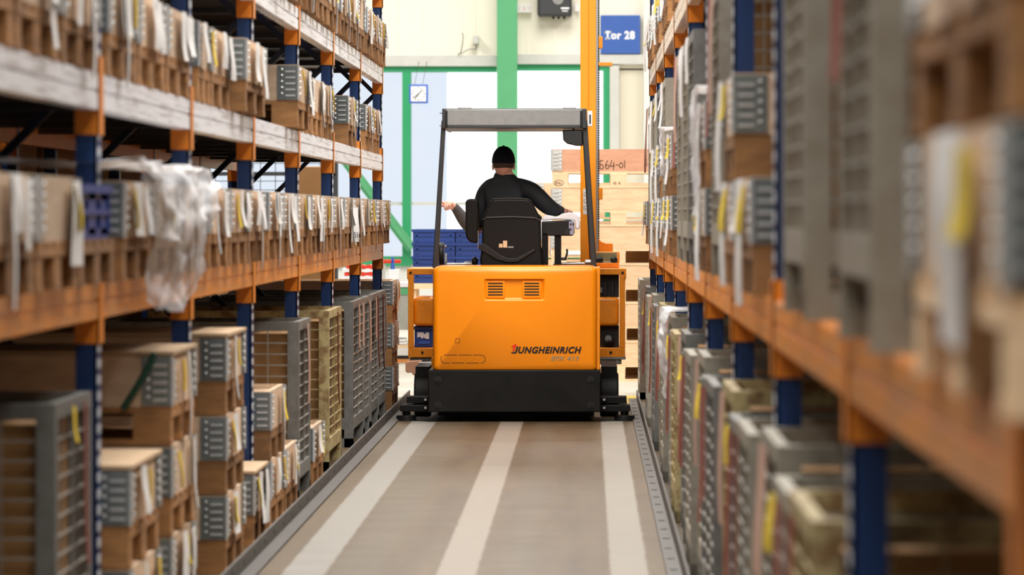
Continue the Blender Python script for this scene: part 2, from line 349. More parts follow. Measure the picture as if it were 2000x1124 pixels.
# wall fittings at the gate
t = thing('wall_clock', 'square blue framed wall clock with white dial by the green mullion', 'clock', (PX(817, 48.6), 48.6, PZ(202, 48.6)))
y = 48.6; cx, cz = PX(817.5, y), PZ(183.5, y); hw = .117
MB().box(cx-hw, cx+hw, y-.02, y+.04, cz-hw, cz+hw).build('frame', 'clockblue', t, .006)
MB().box(cx-hw*.8, cx+hw*.8, y-.026, y-.02, cz-hw*.8, cz+hw*.8).build('dial', 'white', t)
h = MB()
for k in range(12):
    a = k*PI/6; h.bar((cx+.068*math.sin(a), y-.029, cz+.068*math.cos(a)), (cx+.084*math.sin(a), y-.029, cz+.084*math.cos(a)), .01, .004, up=(0, 1, 0))
h.build('hour_marks', 'ink', t)
MB().bar((cx-.055, y-.034, cz-.05), (cx+.045, y-.034, cz+.045), .009, .003, up=(0, 1, 0)).build('minute_hand', 'ink', t)
MB().bar((cx, y-.039, cz), (cx-.03, y-.039, cz-.035), .013, .003, up=(0, 1, 0)).build('hour_hand', 'ink', t)
hg = MB()
for dx in (-.05, .05): hg.cyl((cx+dx, y+.02, cz+hw), (cx+dx*1.0, 49.95, PZ(118, 49.9)), .003, 6)
hg.build('hanging_wire', 'ink', t)
y = 49.88
t = thing('gate_sign', 'square blue sign with white gate lettering on cream wall', 'sign', (PX(1211, y), y, PZ(105, y)))
MB().box(PX(1173, y), PX(1250, y), y-.02, y+.12, PZ(105, y), PZ(30, y)).build('sign_panel', 'sign', t)
def serifs(mb):
    def sb(a, b2, c_, d): mb.box(PX(a, y), PX(b2, y), y-.0225, y-.02, PZ(d, y), PZ(c_, y))
    sb(1182.5, 1191.5, 74.4, 77); sb(1180.2, 1182.6, 60.5, 65.5); sb(1191.4, 1193.8, 60.5, 65.5)
text_mesh('Tor 28', PX(1180.5, y), PX(1240, y), PZ(77, y), PZ(60.5, y), y-.02, 'white', 'lettering', t, bold=.045, depth=.0025, extra=serifs, space=1.1)
t = thing('inverter_box', 'dark grey rounded electrical box high on the cream wall', 'electrical box', (PX(1083, y), y, PZ(35, y)))
MB().box(PX(1050, y), PX(1117, y), y-.2, y+.12, PZ(33, y), PZ(-30, y)).build('casing', 'post_grey', t, .03)
MB().cyl((PX(1090, y), y-.215, PZ(0, y)), (PX(1090, y), y-.19, PZ(0, y)), .07, 24).build('round_display', 'grey_steel', t)
g = MB()
for px in (1081, 1091, 1102): g.cyl((PX(px, y), y-.1, PZ(38, y)), (PX(px, y), y-.1, PZ(33, y)), .014, 10)
g.build('cable_gland', 'black_plastic', t)
g = MB(); g.box(PX(1096, y), PX(1112, y), y-.203, y-.2, PZ(19.3, y), PZ(16, y)); g.box(PX(1098, y), PX(1109, y), y-.203, y-.2, PZ(24, y), PZ(22.2, y)); g.build('front_print', 'white', t)
t = thing('wall_notice', 'small white notice with faded red lettering beside green column', 'notice', (PX(1024, y), y, PZ(25, y)))
MB().box(PX(1010.5, y), PX(1038, y), y-.004, y+.12, PZ(24, y), PZ(9, y)).build('sheet', 'white', t)
text_mesh('13/1', PX(1014, y), PX(1035, y), PZ(21, y), PZ(12.5, y), y-.005, 'pinkprint', 'lettering', t)
o = MB().box(PX(1123, y), PX(1131, y), y-.004, y+.12, PZ(22, y), PZ(9, y)).build('wall_notice', 'white'); tag(o, 'narrow blank white notice right of the dark electrical box', 'notice')
t = thing('junction_box', 'small grey junction box with loose cable on the cream wall', 'junction box', (PX(929, y), y, PZ(86, y)))
MB().box(PX(924, y), PX(935, y), y-.07, y+.12, PZ(86, y), PZ(70, y)).build('casing', 'rail_grey', t, .006)
MB().tube([(PX(p, y), y-.03, PZ(q, y)) for p, q in ((930, 86), (929.5, 97), (922, 95.5), (912, 98), (903, 104), (895, 107))], .004, 6).build('cable', 'post_grey', t)
MB().tube([(PX(p, y), y-.03, PZ(q, y)) for p, q in ((903, 64), (905, 71), (903, 90), (900, 104), (894, 107))], .005, 6).build('wall_hook', 'post_grey', t)

# ---------------------------------------------------------------- guide rails
def guide(sx, xin, label):
    t = thing('guide_rail', label, 'rail', (xin, 17, 0), 'floor guide rails along the aisle')
    a = MB(); xo = xin+sx*.062
    a.box(xin, xo, 3.5, 30.0, 0, .012); a.box(xo, xo+sx*.012, 3.5, 30.0, 0, .075); a.build('angle_profile', 'guide', t, .002)
    y = 6.0; hm = (MB().cyl((0, 0, 0), (0, 0, .0025), .016, 10) if sx > 0 else MB().cyl((0, 0, 0), (.002, 0, 0), .012, 10)).mesh('bolt_hole', ['ink'])
    while y < 29.9:
        link_part('bolt_hole', hm, t, Vector((xin+.03, y, .012) if sx > 0 else (xo, y, .045))-wpos(t))
        y += .5
    return t
guide(-1, -1.30, 'dark steel guide rail bolted along left side of the floor')
guide(1, .31, 'dark steel guide rail bolted along right side of the floor')

# ---------------------------------------------------------------- racks
BAY, Z0 = 2.75, 28.5
def make_rack(label, side, xf, nb, levels, top, beam_mats, Z0=28.5):
    """side -1: left rack, +1: right rack; xf = x of its aisle face."""
    rk = thing('pallet_rack', label, 'rack', (xf+side*.55, Z0-nb*BAY/2, 0))
    D = 1.05
    def bx(mb, u0, u1, y0, y1, z0, z1, mi=0): return mb.box(xf+side*u0, xf+side*u1, y0, y1, z0, z1, mi)
    for k in range(nb+1):
        yp = Z0-k*BAY
        for u in (0, D):
            p = MB(); bx(p, u, u+.065, yp-.05, yp-.044, 0, top); bx(p, u, u+.008, yp-.05, yp+.05, 0, top); bx(p, u, u+.065, yp+.044, yp+.05, 0, top)
            bx(p, u-.02, u+.085, yp-.07, yp+.07, 0, .008)
            if u == 0:
                z = .1
                while z < top-.05:
                    for dy in (-.034, .012): bx(p, -.0014, 0, yp+dy, yp+dy+.022, z, z+.028, 1)
                    z += .05
            po = p.build('post', ['rack_blue', 'slot'], rk)
            for lv in levels:
                cn = MB(); bx(cn, u-.008, u+.067, yp-.056, yp-.05, lv-.19, lv+.05) if u == 0 else bx(cn, u-.004, u+.07, yp-.056, yp-.05, lv-.19, lv+.05)
                if u == 0: bx(cn, -.008, -.002, yp-.056, yp+.056, lv-.19, lv+.05)
                cn.build('beam_connector', 'rack_orange', po)
        br = MB(); z = .3; s = 0
        while z+1.1 < top:
            a, b2 = (.05, D) if s % 2 == 0 else (D, .05)
            br.bar((xf+side*a, yp, z), (xf+side*b2, yp, z+1.0), .03, .045, up=(0, 1, 0)); z += 1.0; s += 1
        br.build('diagonal_brace', 'brace', rk)
    for k in range(nb):
        y0, y1 = Z0-(k+1)*BAY+.058, Z0-k*BAY-.058
        for li, lv in enumerate(levels):
            for u in (0, D):
                b = MB(); bx(b, u, u+.045, y0, y1, lv-.115, lv); 
                if u == 0:
                    bx(b, -.005, 0, y0, y1, lv-.052, lv-.004); bx(b, -.005, 0, y0, y1, lv-.113, lv-.062)
                b.build('beam', beam_mats[li] if u == 0 else 'rack_orange', rk)
            d = MB(); y = y0+.03
            while y < y1-.05: bx(d, .046, D-.002, y, y+.055, lv-.032, lv-.004); y += .085
            bx(d, .05, D, y0+.6, y0+.64, lv-.06, lv-.033); bx(d, .05, D, y1-.64, y1-.6, lv-.06, lv-.033)
            d.build('slat_deck', 'deck', rk)
    return rk
LXF, RXF, Z0R = -1.5, .461, 28.9
LL = (1.216, 1.855, 2.49, 3.12); RL = (1.21, 2.49)
make_rack('long blue and orange pallet rack on the left of the aisle', -1, LXF, 8, LL, 4.1, ['beam_orange', 'beam_white', 'beam_white', 'beam_white'])
make_rack('tall blue and orange pallet rack on the right of the aisle', 1, RXF, 9, RL, 4.1, ['beam_orange', 'beam_tan'], Z0R)

# ---------------------------------------------------------------- pallet crates
PH, CH = .132, .18
def pallet_mesh(D, W, matn='pallet', stamp=False):
    """face at x=0, body towards -x (length D), width W along y"""
    p = MB(); 
    for k in range(5):
        c = -W/2+.065+k*(W-.13)/4; bw = .06 if k % 2 == 0 else .045
        p.box(-D, 0, c-bw, c+bw, PH-.02, PH)
    for u in (0, -D/2+.065, -D+.13): p.box(u-.13, u, -W/2, W/2, PH-.04, PH-.02)
    for u in (0, -D/2+.065, -D+.13):
        for c, hw in ((-W/2+.048, .048), (0, .068), (W/2-.048, .048)): p.box(u-.13, u-.002, c-hw, c+hw, .02, PH-.04)
    for c, hw in ((-W/2+.048, .048), (0, .068), (W/2-.048, .048)): p.box(-D, 0, c-hw, c+hw, 0, .02)
    return p.mesh('pallet_base', [matn])
def collar_mesh(D, W, h, matn='collar'):
    p = MB(); t = .02; e = .004
    p.box(-t-e, -e, -W/2+e, W/2-e, 0, h); p.box(-D+e, -D+t+e, -W/2+e, W/2-e, 0, h)
    p.box(-D+t+e, -t-e, -W/2+e, -W/2+t+e, 0, h); p.box(-D+t+e, -t-e, W/2-t-e, W/2-e, 0, h)
    return p.mesh('collar', [matn])
def hinge_mesh(h, sy, zm='zinc'):
    """corner at (0, 0), front plate along y (towards -sy), side plate along -x"""
    p = MB(); e = .004
    p.box(-.002, e-.001, 0, -sy*.085, .004, h-.004); p.box(e-.001, -.1, e*sy*.6, -sy*.002, .004, h-.004)
    n = 5
    for i in range(n):
        z = .014+i*(h-.028)/n
        p.box(.001, .009, -sy*.012, -sy*.055, z+.006, z+.0145, 1)
        p.sphere((.006, -sy*.07, z+.02), .007, 4, 1)
        p.box(-.012, -.06, 0, sy*.008, z+.006, z+.0135, 1)
        p.sphere((-.078, sy*.005, z+.02), .0065, 4, 1)
    p.cyl((.003, sy*.002, .002), (.003, sy*.002, h-.002), .006, 8, 1)
    return p.mesh('corner_hinge', [zm, 'rivet'])
def sheet_mesh(w, L, sd, mats=('paper',), amp=.008, out=.009):
    """a sheet hanging down from (0,0,0), facing +x"""
    r = random.Random(sd); n = 9; p = MB(); vs = []; ph = r.random()*6; tw = r.uniform(-.15, .15)
    for i in range(n+1):
        t = i/n; z = -L*t; ww = w*(1-.18*max(0, math.sin(ph+t*4)))
        dx = out+amp*math.sin(ph+t*3.5)*t+.01*t; dy = .25*amp*math.sin(ph*2+3*t)
        for j in range(4):
            q = j/3-.5; vs.append((dx+q*tw*.05*t+.004*math.cos(j*3), dy+q*ww, z))
    fs = [(i*4+j, i*4+j+1, i*4+j+5, i*4+j+4) for i in range(n) for j in range(3)]
    p.add(vs, fs); return p.mesh('hanging_sheet', list(mats))
DP = 1.04
MESH = {}
def getm(key, fn):
    if key not in MESH: MESH[key] = fn()
    return MESH[key]
SHEETS = [getm(('s', i), lambda i=i: sheet_mesh(R.uniform(.15, .32), R.uniform(.14, .24), i)) for i in range(12)]
LONG = [getm(('l', i), lambda i=i: sheet_mesh(R.uniform(.08, .16), R.uniform(.24, .36), 30+i)) for i in range(4)]
YEL = [getm(('y', i), lambda i=i: sheet_mesh(R.uniform(.07, .12), R.uniform(.1, .16), 50+i, ('yellow',), .006)) for i in range(4)]
RED = [getm(('r', i), lambda i=i: sheet_mesh(R.uniform(.07, .1), R.uniform(.3, .55), 60+i, ('red',), .006)) for i in range(4)]
PNK = [getm(('p', i), lambda i=i: sheet_mesh(R.uniform(.14, .22), R.uniform(.25, .45), 70+i, ('pinkpaper',), .007)) for i in range(4)]
WEARS = {'n': '', 'y': 'yellow tagged ', 'w': 'white labelled ', 'l': 'sheet draped '}
def crate(side, xf, y0, wdt, z, label, group, n=1, look='w', wood='collar', pal='pallet', lid=False, D=DP, name='pallet_crate', cat='pallet crate'):
    """one pallet with n wooden collars; its aisle face at x = xf; from y0 to y0+wdt"""
    yc = y0+wdt/2
    root = thing(name, label, cat, (xf, yc, z), group)
    if side > 0: root.rotation_euler = (0, 0, PI)
    ns = -1 if side < 0 else 1                      # local y sign of the side nearer the camera
    link_part('pallet_base', getm(('pal', D, round(wdt, 2), pal), lambda: pallet_mesh(D, wdt, pal)), root)
    for k in range(n):
        zc = PH+k*CH
        c = link_part('collar', getm(('col', D, round(wdt, 2), wood), lambda: collar_mesh(D, wdt, CH-.003, wood)), root, (0, 0, zc))
        for sy in (-1, 1):
            link_part('corner_hinge', getm(('h', sy), lambda: hinge_mesh(CH-.003, sy)), c, (0, sy*wdt/2, 0))
    top = PH+n*CH
    p = getm(('lid', D, round(wdt, 2)), lambda: MB().box(-D+.03, -.03, -wdt/2+.03, wdt/2-.03, -.03, -.015).mesh('filling', ['board']))
    link_part('filling', p, root, (0, 0, top-.01))
    if lid:
        link_part('cardboard_lid', getm(('cl', D, round(wdt, 2)), lambda: MB().box(-D, .01, -wdt/2-.005, wdt/2+.005, 0, .012).mesh('cardboard_lid', ['board'])), root, (0, 0, top))
    def hang(name, me, q, zz, front=True):
        if front: link_part(name, me, root, (.006, q, zz), (0, 0, 0))
        else: link_part(name, me, root, (-q, ns*(wdt/2+.006), zz), (0, 0, ns*PI/2))
    t = top-.005
    if 'w' in look: hang('paper_sheet', R.choice(SHEETS), R.uniform(-.15, .05), t)
    if 'v' in look: hang('paper_sheet', R.choice(SHEETS), R.uniform(.08, .28), t-.01)
    if 'l' in look: hang('paper_strip', R.choice(LONG), R.uniform(-.3, .25), t)
    if 'y' in look: hang('yellow_tag', R.choice(YEL), R.uniform(-.3, .3), t-.02)
    if 'c' in look:
        hang('paper_sheet', R.choice(SHEETS), R.uniform(.1, .2), t, False)
    return root
def cage(side, xf, y0, wdt, z, label, group, h=.89, col='cage_grey', look='', lining=True, D=DP, foot=.11):
    yc = y0+wdt/2; root = thing('mesh_container', label, 'mesh container', (xf, yc, z), group)
    if side > 0: root.rotation_euler = (0, 0, PI)
    ns = -1 if side < 0 else 1
    def fr():
        p = MB(); W = wdt; a = .055
        for u in (0, -D+a):
            for s in (-1, 1):
                p.box(u-a, u, s*W/2, s*(W/2-a), .0, h)
                p.box(u-a-.02, u, s*W/2, s*(W/2-a-.02), 0, foot*.5)
        for zz, hh in ((h-.045, .045), (foot, .07)):
            for u in (0, -D+.03): p.box(u-.03, u, -W/2+a, W/2-a, zz, zz+hh)
            for s in (-1, 1): p.box(-D+a, -a, s*W/2, s*(W/2-.03), zz, zz+hh)
        p.box(-D+.02, -.02, -W/2+.02, W/2-.02, foot, foot+.012)
        p.box(-.018, -.002, -.012, .012, foot+.07, h-.045)
        return p.mesh('frame', [col])
    link_part('frame', getm(('cf', h, round(wdt, 2), col, D), fr), root)
    wm = 'wire' if col != 'cage_rust' else 'cage_rust'
    def wire_front():
        p = MB(); W = wdt-.11; n = int((h-.23)/.058); m = int(W/.19)
        for i in range(1, n+1): zz = foot+.07+i*(h-.23)/(n+1); p.box(-.009, -.003, -W/2, W/2, zz-.0028, zz+.0028)
        for i in range(1, m+1): q = -W/2+i*W/(m+1); p.box(-.013, -.0095, q-.002, q+.002, foot+.07, h-.045)
        return p.mesh('wire_panel', [wm])
    def wire_side():
        p = MB(); n = int((h-.23)/.058); m = int((D-.11)/.1)
        for i in range(1, n+1): zz = foot+.07+i*(h-.23)/(n+1); p.box(-D+.055, -.055, -.004, .004, zz-.003, zz+.003)
        for i in range(1, m+1): q = -.055-i*(D-.11)/(m+1); p.box(q-.0025, q+.0025, -.007, -.002, foot+.07, h-.045)
        return p.mesh('wire_panel', [wm])
    link_part('wire_panel', getm(('wf', h, round(wdt, 2), D, wm), wire_front), root)
    link_part('wire_panel', getm(('ws', h, D, wm), wire_side), root, (0, ns*(wdt/2-.012), 0))
    if lining:
        link_part('carton_lining', getm(('li', h, round(wdt, 2), D), lambda: MB().box(-D+.06, -.06, -wdt/2+.06, wdt/2-.06, foot+.014, h-.06).mesh('carton_lining', ['carton'])), root)
    nm = {'r': ('red_tag', RED), 'p': ('faded_sheet', PNK), 'w': ('paper_sheet', SHEETS), 'y': ('yellow_tag', YEL), 'l': ('paper_strip', LONG)}
    for i, ch in enumerate(look):
        n_, pool = nm[ch]; link_part(n_, R.choice(pool), root, (.006, -wdt/2+.15+(wdt-.3)*((i+.5)/len(look)), h-.02))
    return root
ORD = 'first second third fourth fifth sixth seventh eighth ninth tenth eleventh twelfth thirteenth fourteenth fifteenth sixteenth seventeenth eighteenth nineteenth twentieth twenty-first twenty-second twenty-third twenty-fourth twenty-fifth twenty-sixth twenty-seventh twenty-eighth twenty-ninth thirtieth'.split()
def lookword(look):
    if 'y' in look and 'l' in look: return 'yellow tag and strip'
    if 'y' in look: return 'yellow tag'
    if 'l' in look: return 'long white strip'
    if 'w' in look: return 'white sheet'
    return 'bare front'
# left rack, lower shelf (L1): a close row that stands a little proud of the posts
def row(side, rows, shelf, rackname, group, z):
    """rows: (y0, width, xf, n collars, look, kwargs) from far to near"""
    for i, (y0, wd, xf, n, look, kw) in enumerate(rows):
        if n == 'bin': continue
        lab = 'pallet crate with %s, %s from far end, %s, %s rack' % (lookword(look), ORD[i], shelf, rackname)
        crate(side, xf, y0, wd, z, lab, group, n=n, look=look, **kw)
looks = ['wy', 'wvl', 'wyl', 'wv', 'wyv', 'vl', 'wyc', 'wvl', 'wly', 'vy']
rows = []
for k in range(7):
    yb = Z0-(k+1)*BAY
    for j, off in ((2, 1.86), (1, .99), (0, .12)):
        if k == 6 and j == 2: continue                                   # the blue bin's pallet stands here
        rows.append((yb+off, .8, -1.44, 1, R.choice(looks), {}))
rows = [r for r in rows if not (13.0 < r[0] < 13.5)] + [r for r in rows if 13.0 < r[0] < 13.5]
rows.sort(key=lambda r: -r[0])
row(-1, rows, 'lower shelf', 'left', 'pallet crates on the lower shelf of the left rack', LL[0])
# second shelf of the left rack, with gaps
r2 = [(27.2, .8), (26.2, .85), (24.3, .95), (22.0, .85), (21.15, .8), (20.4, .72), (19.35, .82), (16.4, 1.0), (15.5, .78), (14.95, .5), (13.85, .8), (12.98, .8), (12.15, .78), (11.1, .8), (10.2, .8), (9.4, .75)]
rows = [(y, wd, -1.435 if 16 < y < 20 else -1.49, 1, R.choice(looks), {}) for y, wd in r2]
row(-1, rows, 'second shelf', 'left', 'pallet crates on the second shelf of the left rack', LL[1])
r3 = [(27.45, .8), (26.55, .8), (25.85, .62), (24.8, .8), (23.95, .8), (23.12, .75), (22.05, .8), (21.2, .8), (20.35, .78), (19.2, .8), (18.3, .8)]
rows = [(y, wd, -1.46, 1 + (i in (3, 7)), R.choice(looks), {}) for i, (y, wd) in enumerate(r3)]
row(-1, rows, 'third shelf', 'left', 'pallet crates on the third shelf of the left rack', LL[2])
# floor level of the left rack
stacks = [(28.62, .8, 3, 'nearest the gate'), (17.62, .8, 2, 'before the tall grey container'), (16.72, .68, 1, 'between the two taller stacks'), (15.45, .82, 3, 'behind the second blue post'), (13.42, .8, 3, 'behind the first blue post'), (12.2, .85, 2, 'in front of the first blue post')]
POSW = {1: ('single',), 2: ('bottom', 'upper'), 3: ('bottom', 'middle', 'topmost')}
for y0, wd, n, where in stacks:
    for k in range(n):
        look = R.choice(['wy', 'yl', 'wyv', 'wl'])
        cr_ = crate(-1, -1.43, y0, wd, k*(PH+CH+.002), '%s pallet crate of floor stack %s, left rack' % (POSW[n][k], where), 'stacked pallet crates on the floor by the left rack', look=look, lid=(k == n-1 and y0 < 17), D=1.0)
        if n == 3 and k == 2 and y0 < 14: MB().tube([(PX(a_, 13.38), 13.38, PZ(b_, 13.38)) for a_, b_ in ((302, 690), (292, 715), (262, 765), (240, 800))], .012, 8).build('green_strap', 'strap', cr_)
for y0, where in ((18.5, 'just in front of the tall grey mesh container'), (20.35, 'between grey and rusty mesh containers')):
    crate(-1, -1.43, y0, .8, 0, 'low pallet crate on left floor %s' % where, 'single pallet crates on the floor', look='wy', D=1.0)
for y0, wd, col, look, where in ((26.75, .9, 'cage_grey', 'rp', 'grey mesh container beside the last crate stack on the left'), (25.84, .85, 'cage_grey', 'pr', 'grey mesh container second from the gate on the left floor'),
        (25.05, .6, 'cage_grey', 'p', 'narrow grey mesh container with faded sheet on left floor'), (23.85, 1.1, 'cage_grey', 'pp', 'grey mesh container right behind the rusty yellow one'),
        (21.6, 1.1, 'cage_rust', 'r', 'rusty yellow mesh container on the left floor'), (19.35, .82, 'cage_grey', 'p', 'tall grey mesh container with carton lining before the rusty one'),
        (10.95, .8, 'cage_grey', 'yr', 'nearest grey mesh container at bottom left with yellow tag')):
    cage(-1, -1.43 if y0 > 12 else -1.49, y0, wd, 0, where, 'mesh containers on the left floor', col=col, look=look, D=1.0)
# blue bin on its own pallet
crate(-1, -1.44, 11.1, .8, LL[0], 'low pallet with shallow collar under the blue bin, left rack', 'pallet crates on the lower shelf of the left rack', n=0, look='n')
t = thing('blue_bin', 'blue slotted plastic bin on a pallet, lower shelf of left rack', 'plastic bin', (-1.62, 11.5, LL[0]+PH))
def bin_mesh(D, W, h, slots=False):
    p = MB(); p.box(-D, 0, -W/2, W/2, 0, .012); t_ = .012
    if slots:
        for q0, q1 in ((-W/2, -W*.28), (-W*.14, W*.1), (W*.24, W/2)): p.box(-t_, 0, q0, q1, .012, h)
        p.box(-t_, 0, -W/2, W/2, h*.72, h); p.box(-t_, 0, -W/2, W/2, .012, h*.2)
    else: p.box(-t_, 0, -W/2, W/2, .012, h)
    p.box(-D, -D+t_, -W/2, W/2, .012, h); p.box(-D, 0, -W/2, -W/2+t_, .012, h); p.box(-D, 0, W/2-t_, W/2, .012, h)
    p.box(-.004, .012, -W/2-.012, W/2+.012, h-.025, h); p.box(-D-.012, -D+.004, -W/2-.012, W/2+.012, h-.025, h)
    for s in (-1, 1): p.box(-D, 0, s*W/2, s*(W/2+.012), h-.025, h)
    p.box(0, .008, -W/2+.03, -W/2+.045, .02, h-.03); p.box(0, .008, W/2-.045, W/2-.03, .02, h-.03); p.box(0, .008, -W/2, W/2, h*.45, h*.45+.015)
    return p.mesh('bin_body', ['blue_bin'])
crate_root = None
t.location = (-1.455, 11.5, LL[0]+PH+.001); POS[t.name] = Vector(t.location)
link_part('bin_body', bin_mesh(.5, .76, .16, True), t); 
o = MB().box(-.46, -.04, -.34, .34, .015, .12).mesh('parts_filling', ['cage_tan']); link_part('parts_filling', o, t)
# plastic film thrown over a load, lower shelf
from mathutils import noise as mnoise
def drape(name, x, y0, y1, z0, z1, out, label, sd, mname='film', nx=48, nz=36, crumple=.03, slant=0.):
    """crumpled film: lies 0.4 m over the load's top, bends over the edge and hangs down the face"""
    p = MB(); vs = []; off = Vector((sd*3.1, sd*1.7, 0)); sg = 1 if x < 0 else -1; top = 10
    for i in range(nz+top+1):
        for j in range(nx+1):
            q = j/nx; t_ = max(0, i-top)/nz; b_ = max(0, top-i)/top
            n1 = mnoise.noise(Vector((q*5, t_*2.2-b_*2, 0))+off); n2 = mnoise.noise(Vector((q*14, t_*6-b_*5, 5))+off); n3 = mnoise.noise(Vector((q*30, t_*14-b_*9, 9))+off)
            edge = 1-.25*abs(2*q-1)**3
            yy = y0+(y1-y0)*((q-.5)*(1-.25*t_+.2*math.sin(t_*3+sd))+.5)+slant*t_
            zl = z1-(z1-z0)*t_*(edge+.18*mnoise.noise(Vector((q*4, 7, sd))))
            dx = abs(out)*(.15+.85*math.sin(PI*min(1, t_*1.1+.1))) + crumple*(n1*1.2+n2*.8+n3*.35)
            vs.append((x+sg*(dx*(1-b_)-.4*b_), yy, zl+(.012+crumple*.6*(n1+n2)+.012) * (1 if b_ > 0 else 1-t_)))
    w_ = nx+1; p.add(vs, [(i*w_+j, i*w_+j+1, (i+1)*w_+j+1, (i+1)*w_+j) for i in range(nz+top) for j in range(nx)])
    o = p.build(name, mname); return tag(o, label, 'plastic film')
drape('plastic_film', -1.425, 11.95, 14.55, 1.10, 1.56, .07, 'crumpled translucent plastic film hanging over lower left shelf', 3, slant=.25, crumple=.035)
drape('plastic_film', .41, 19.6, 20.6, .50, .91, .03, 'torn plastic film hanging off a container on the right floor', 5, crumple=.03)
drape('plastic_film', .41, 20.85, 21.5, 1.62, 1.86, .012, 'clear plastic film wrapped round a load on right rack shelf', 8, crumple=.018)
drape('plastic_film', .41, 14.2, 14.8, 1.4, 1.86, .02, 'nearer clear plastic film over blurred load on right rack shelf', 9, crumple=.02)
# a printed slip on the lower shelf
t = thing('hanging_label', 'white paper slip with printed digits on the lower left shelf', 'label', (-1.425, 23.75, LL[0]+.25))
link_part('slip', sheet_mesh(.14, .21, 91, ('white',), .006), t, rot=(0, 0, -.35))
o = text_mesh('516', 23.70, 23.80, LL[0]+.065, LL[0]+.10, -1.425+.028, 'ink', 'printed_digits', t, axis='x', bold=.01); o.rotation_euler = (0, 0, -.35)
# carton row behind the left rack: the next rack's loads stand back to back with this one
for i, (y0, y1, h0, h1) in enumerate([(8.0+2.0*k, 9.9+2.0*k, 0, 1.02) for k in range(10)]):
    o = MB().box(-4.1, -2.85, y0, y1, h0, h1).build('cardboard_box', 'carton', bevel=.01)
    tag(o, 'big cardboard box behind the left rack floor, %s from near end' % ORD[i], 'cardboard box', 'big cardboard boxes behind the left rack')
rb = thing('pallet_rack', 'shadowed pallet rack back to back behind the left rack', 'rack', (-3.5, 18, 0))
for yp in [9.25+BAY*k for k in range(8)]:
    p = MB()
    for u in (-2.75, -4.15): p.box(u-.06, u, yp-.05, yp+.05, 0, 4.1)
    p.build('post', 'rack_blue', rb)
for lv in (1.216, 2.2, 3.12): MB().box(-4.15, -2.75, 8, 28.55, lv-.1, lv).build('shelf', 'deck', rb)
for lv, nm in ((1.217, 'lower'), (2.201, 'middle'), (3.121, 'upper')):  # cartons added to keep light from reaching into the left rack
    for k in range(8):
        y0 = 8.1+2.55*k
        if nm == 'upper' and k > 6: continue
        o = MB().box(-4.05, -2.9, y0, y0+2.3, lv, lv+.8).build('cardboard_box', 'carton', bevel=.01)
        tag(o, 'light-blocking carton added on %s shelf behind left rack, %s from near end' % (nm, ORD[k]), 'cardboard box', 'light-blocking cartons on the %s rear shelf' % nm)

# right rack floor level: a close row of mesh containers
far = cage(1, .40, 30.05, 1.15, 0, 'pale mesh container standing free beyond the right rack end', None, h=.92, col='cage_tan', look='', lining=False)
i = 0
y = 28.3
cols = ['cage_grey', 'cage_tan', 'cage_tan', 'cage_grey', 'cage_rust', 'cage_grey', 'cage_tan', 'cage_grey']
lk = ['p', 'pr', 'r', 'wp', 'rp', 'yr', 'pr', 'rw']
for k in range(8):
    yb = Z0R-(k+1)*BAY
    for j, off in ((2, 1.88), (1, 1.0), (0, .12)):
        wd = .8; c = cols[(i*3+k) % 8]; l = lk[(i*5+k) % 8]
        cw = {'cage_grey': 'grey', 'cage_tan': 'beige', 'cage_rust': 'rusty yellow'}[c]
        cage(1, .425-.012*((i*7) % 3), yb+off, wd, 0, '%s mesh container, %s from far end along the right floor' % (cw, ORD[i]), 'mesh containers on the right floor', h=.9-.03*((i*5) % 3), col=c, look=l, lining=(i % 3 != 1)); i += 1
crate(1, .42, 4.8, .8, 0, 'nearest pallet crate on the right floor, bottom right corner', None, n=4, look='wy')
# right rack shelf
i = 0
for y0, wd, kind, a in ((27.9, .8, 'crates', 1), (26.95, .8, 'cage', 'cage_tan'), (25.2, .8, 'cage', 'cage_tan'), (24.35, .75, 'crates', 2), (23.55, .7, 'cage', 'cage_grey'), (22.5, .8, 'crates', 2), (21.65, .8, 'cage', 'cage_tan'), (20.8, .75, 'crates', 2),
        (19.7, .8, 'crates', 2), (18.05, .8, 'cage', 'cage_tan'), (16.9, .85, 'cage', 'cage_tan'), (15.95, .8, 'cage', 'cage_grey'), (14.1, .8, 'crates', 2), (12.8, .8, 'cage', 'cage_tan'), (11.4, .8, 'crates', 2), (10.1, .8, 'crates', 1), (7.8, .8, 'cage', 'cage_tan'), (5.92, .8, 'cage', 'cage_tan')):
    if kind == 'cage':
        cw = {'cage_grey': 'grey', 'cage_tan': 'beige'}[a]
        cage(1, .43, y0, wd, RL[0], 'tall %s mesh container, %s load from far end on right rack shelf' % (cw, ORD[i]), 'loads on the right rack shelf', h=.97, col=a, look=('yw', 'rp', 'wl', 'w')[i % 4], lining=True)
    else:
        for k in range(a):
            crate(1, .425, y0, wd, RL[0]+k*(PH+CH+.002), '%s pallet crate of the %s load from far end, right rack shelf' % (POSW[a][k], ORD[i]), 'loads on the right rack shelf', look=('wyl', 'wy', 'ly')[i % 3], wood='collar')
    i += 1
for k in range(3):
    crate(1, .43, 4.0, 1.15, RL[0]+k*(PH+CH+.002), '%s pallet crate of the nearest load on right rack shelf' % POSW[3][k], 'nearest crates on the right rack shelf', look='wyv', wood='collar_pink' if k == 2 else 'collar', pal='pallet_new' if k == 0 else 'pallet')
rows = [(y0, .8, .44, 1, R.choice(looks), {}) for y0 in (27.9, 27.0, 25.2, 24.3, 22.5, 21.6, 19.7)]
row(1, rows, 'upper shelf', 'right', 'pallet crates on the upper shelf of the right rack', RL[1])

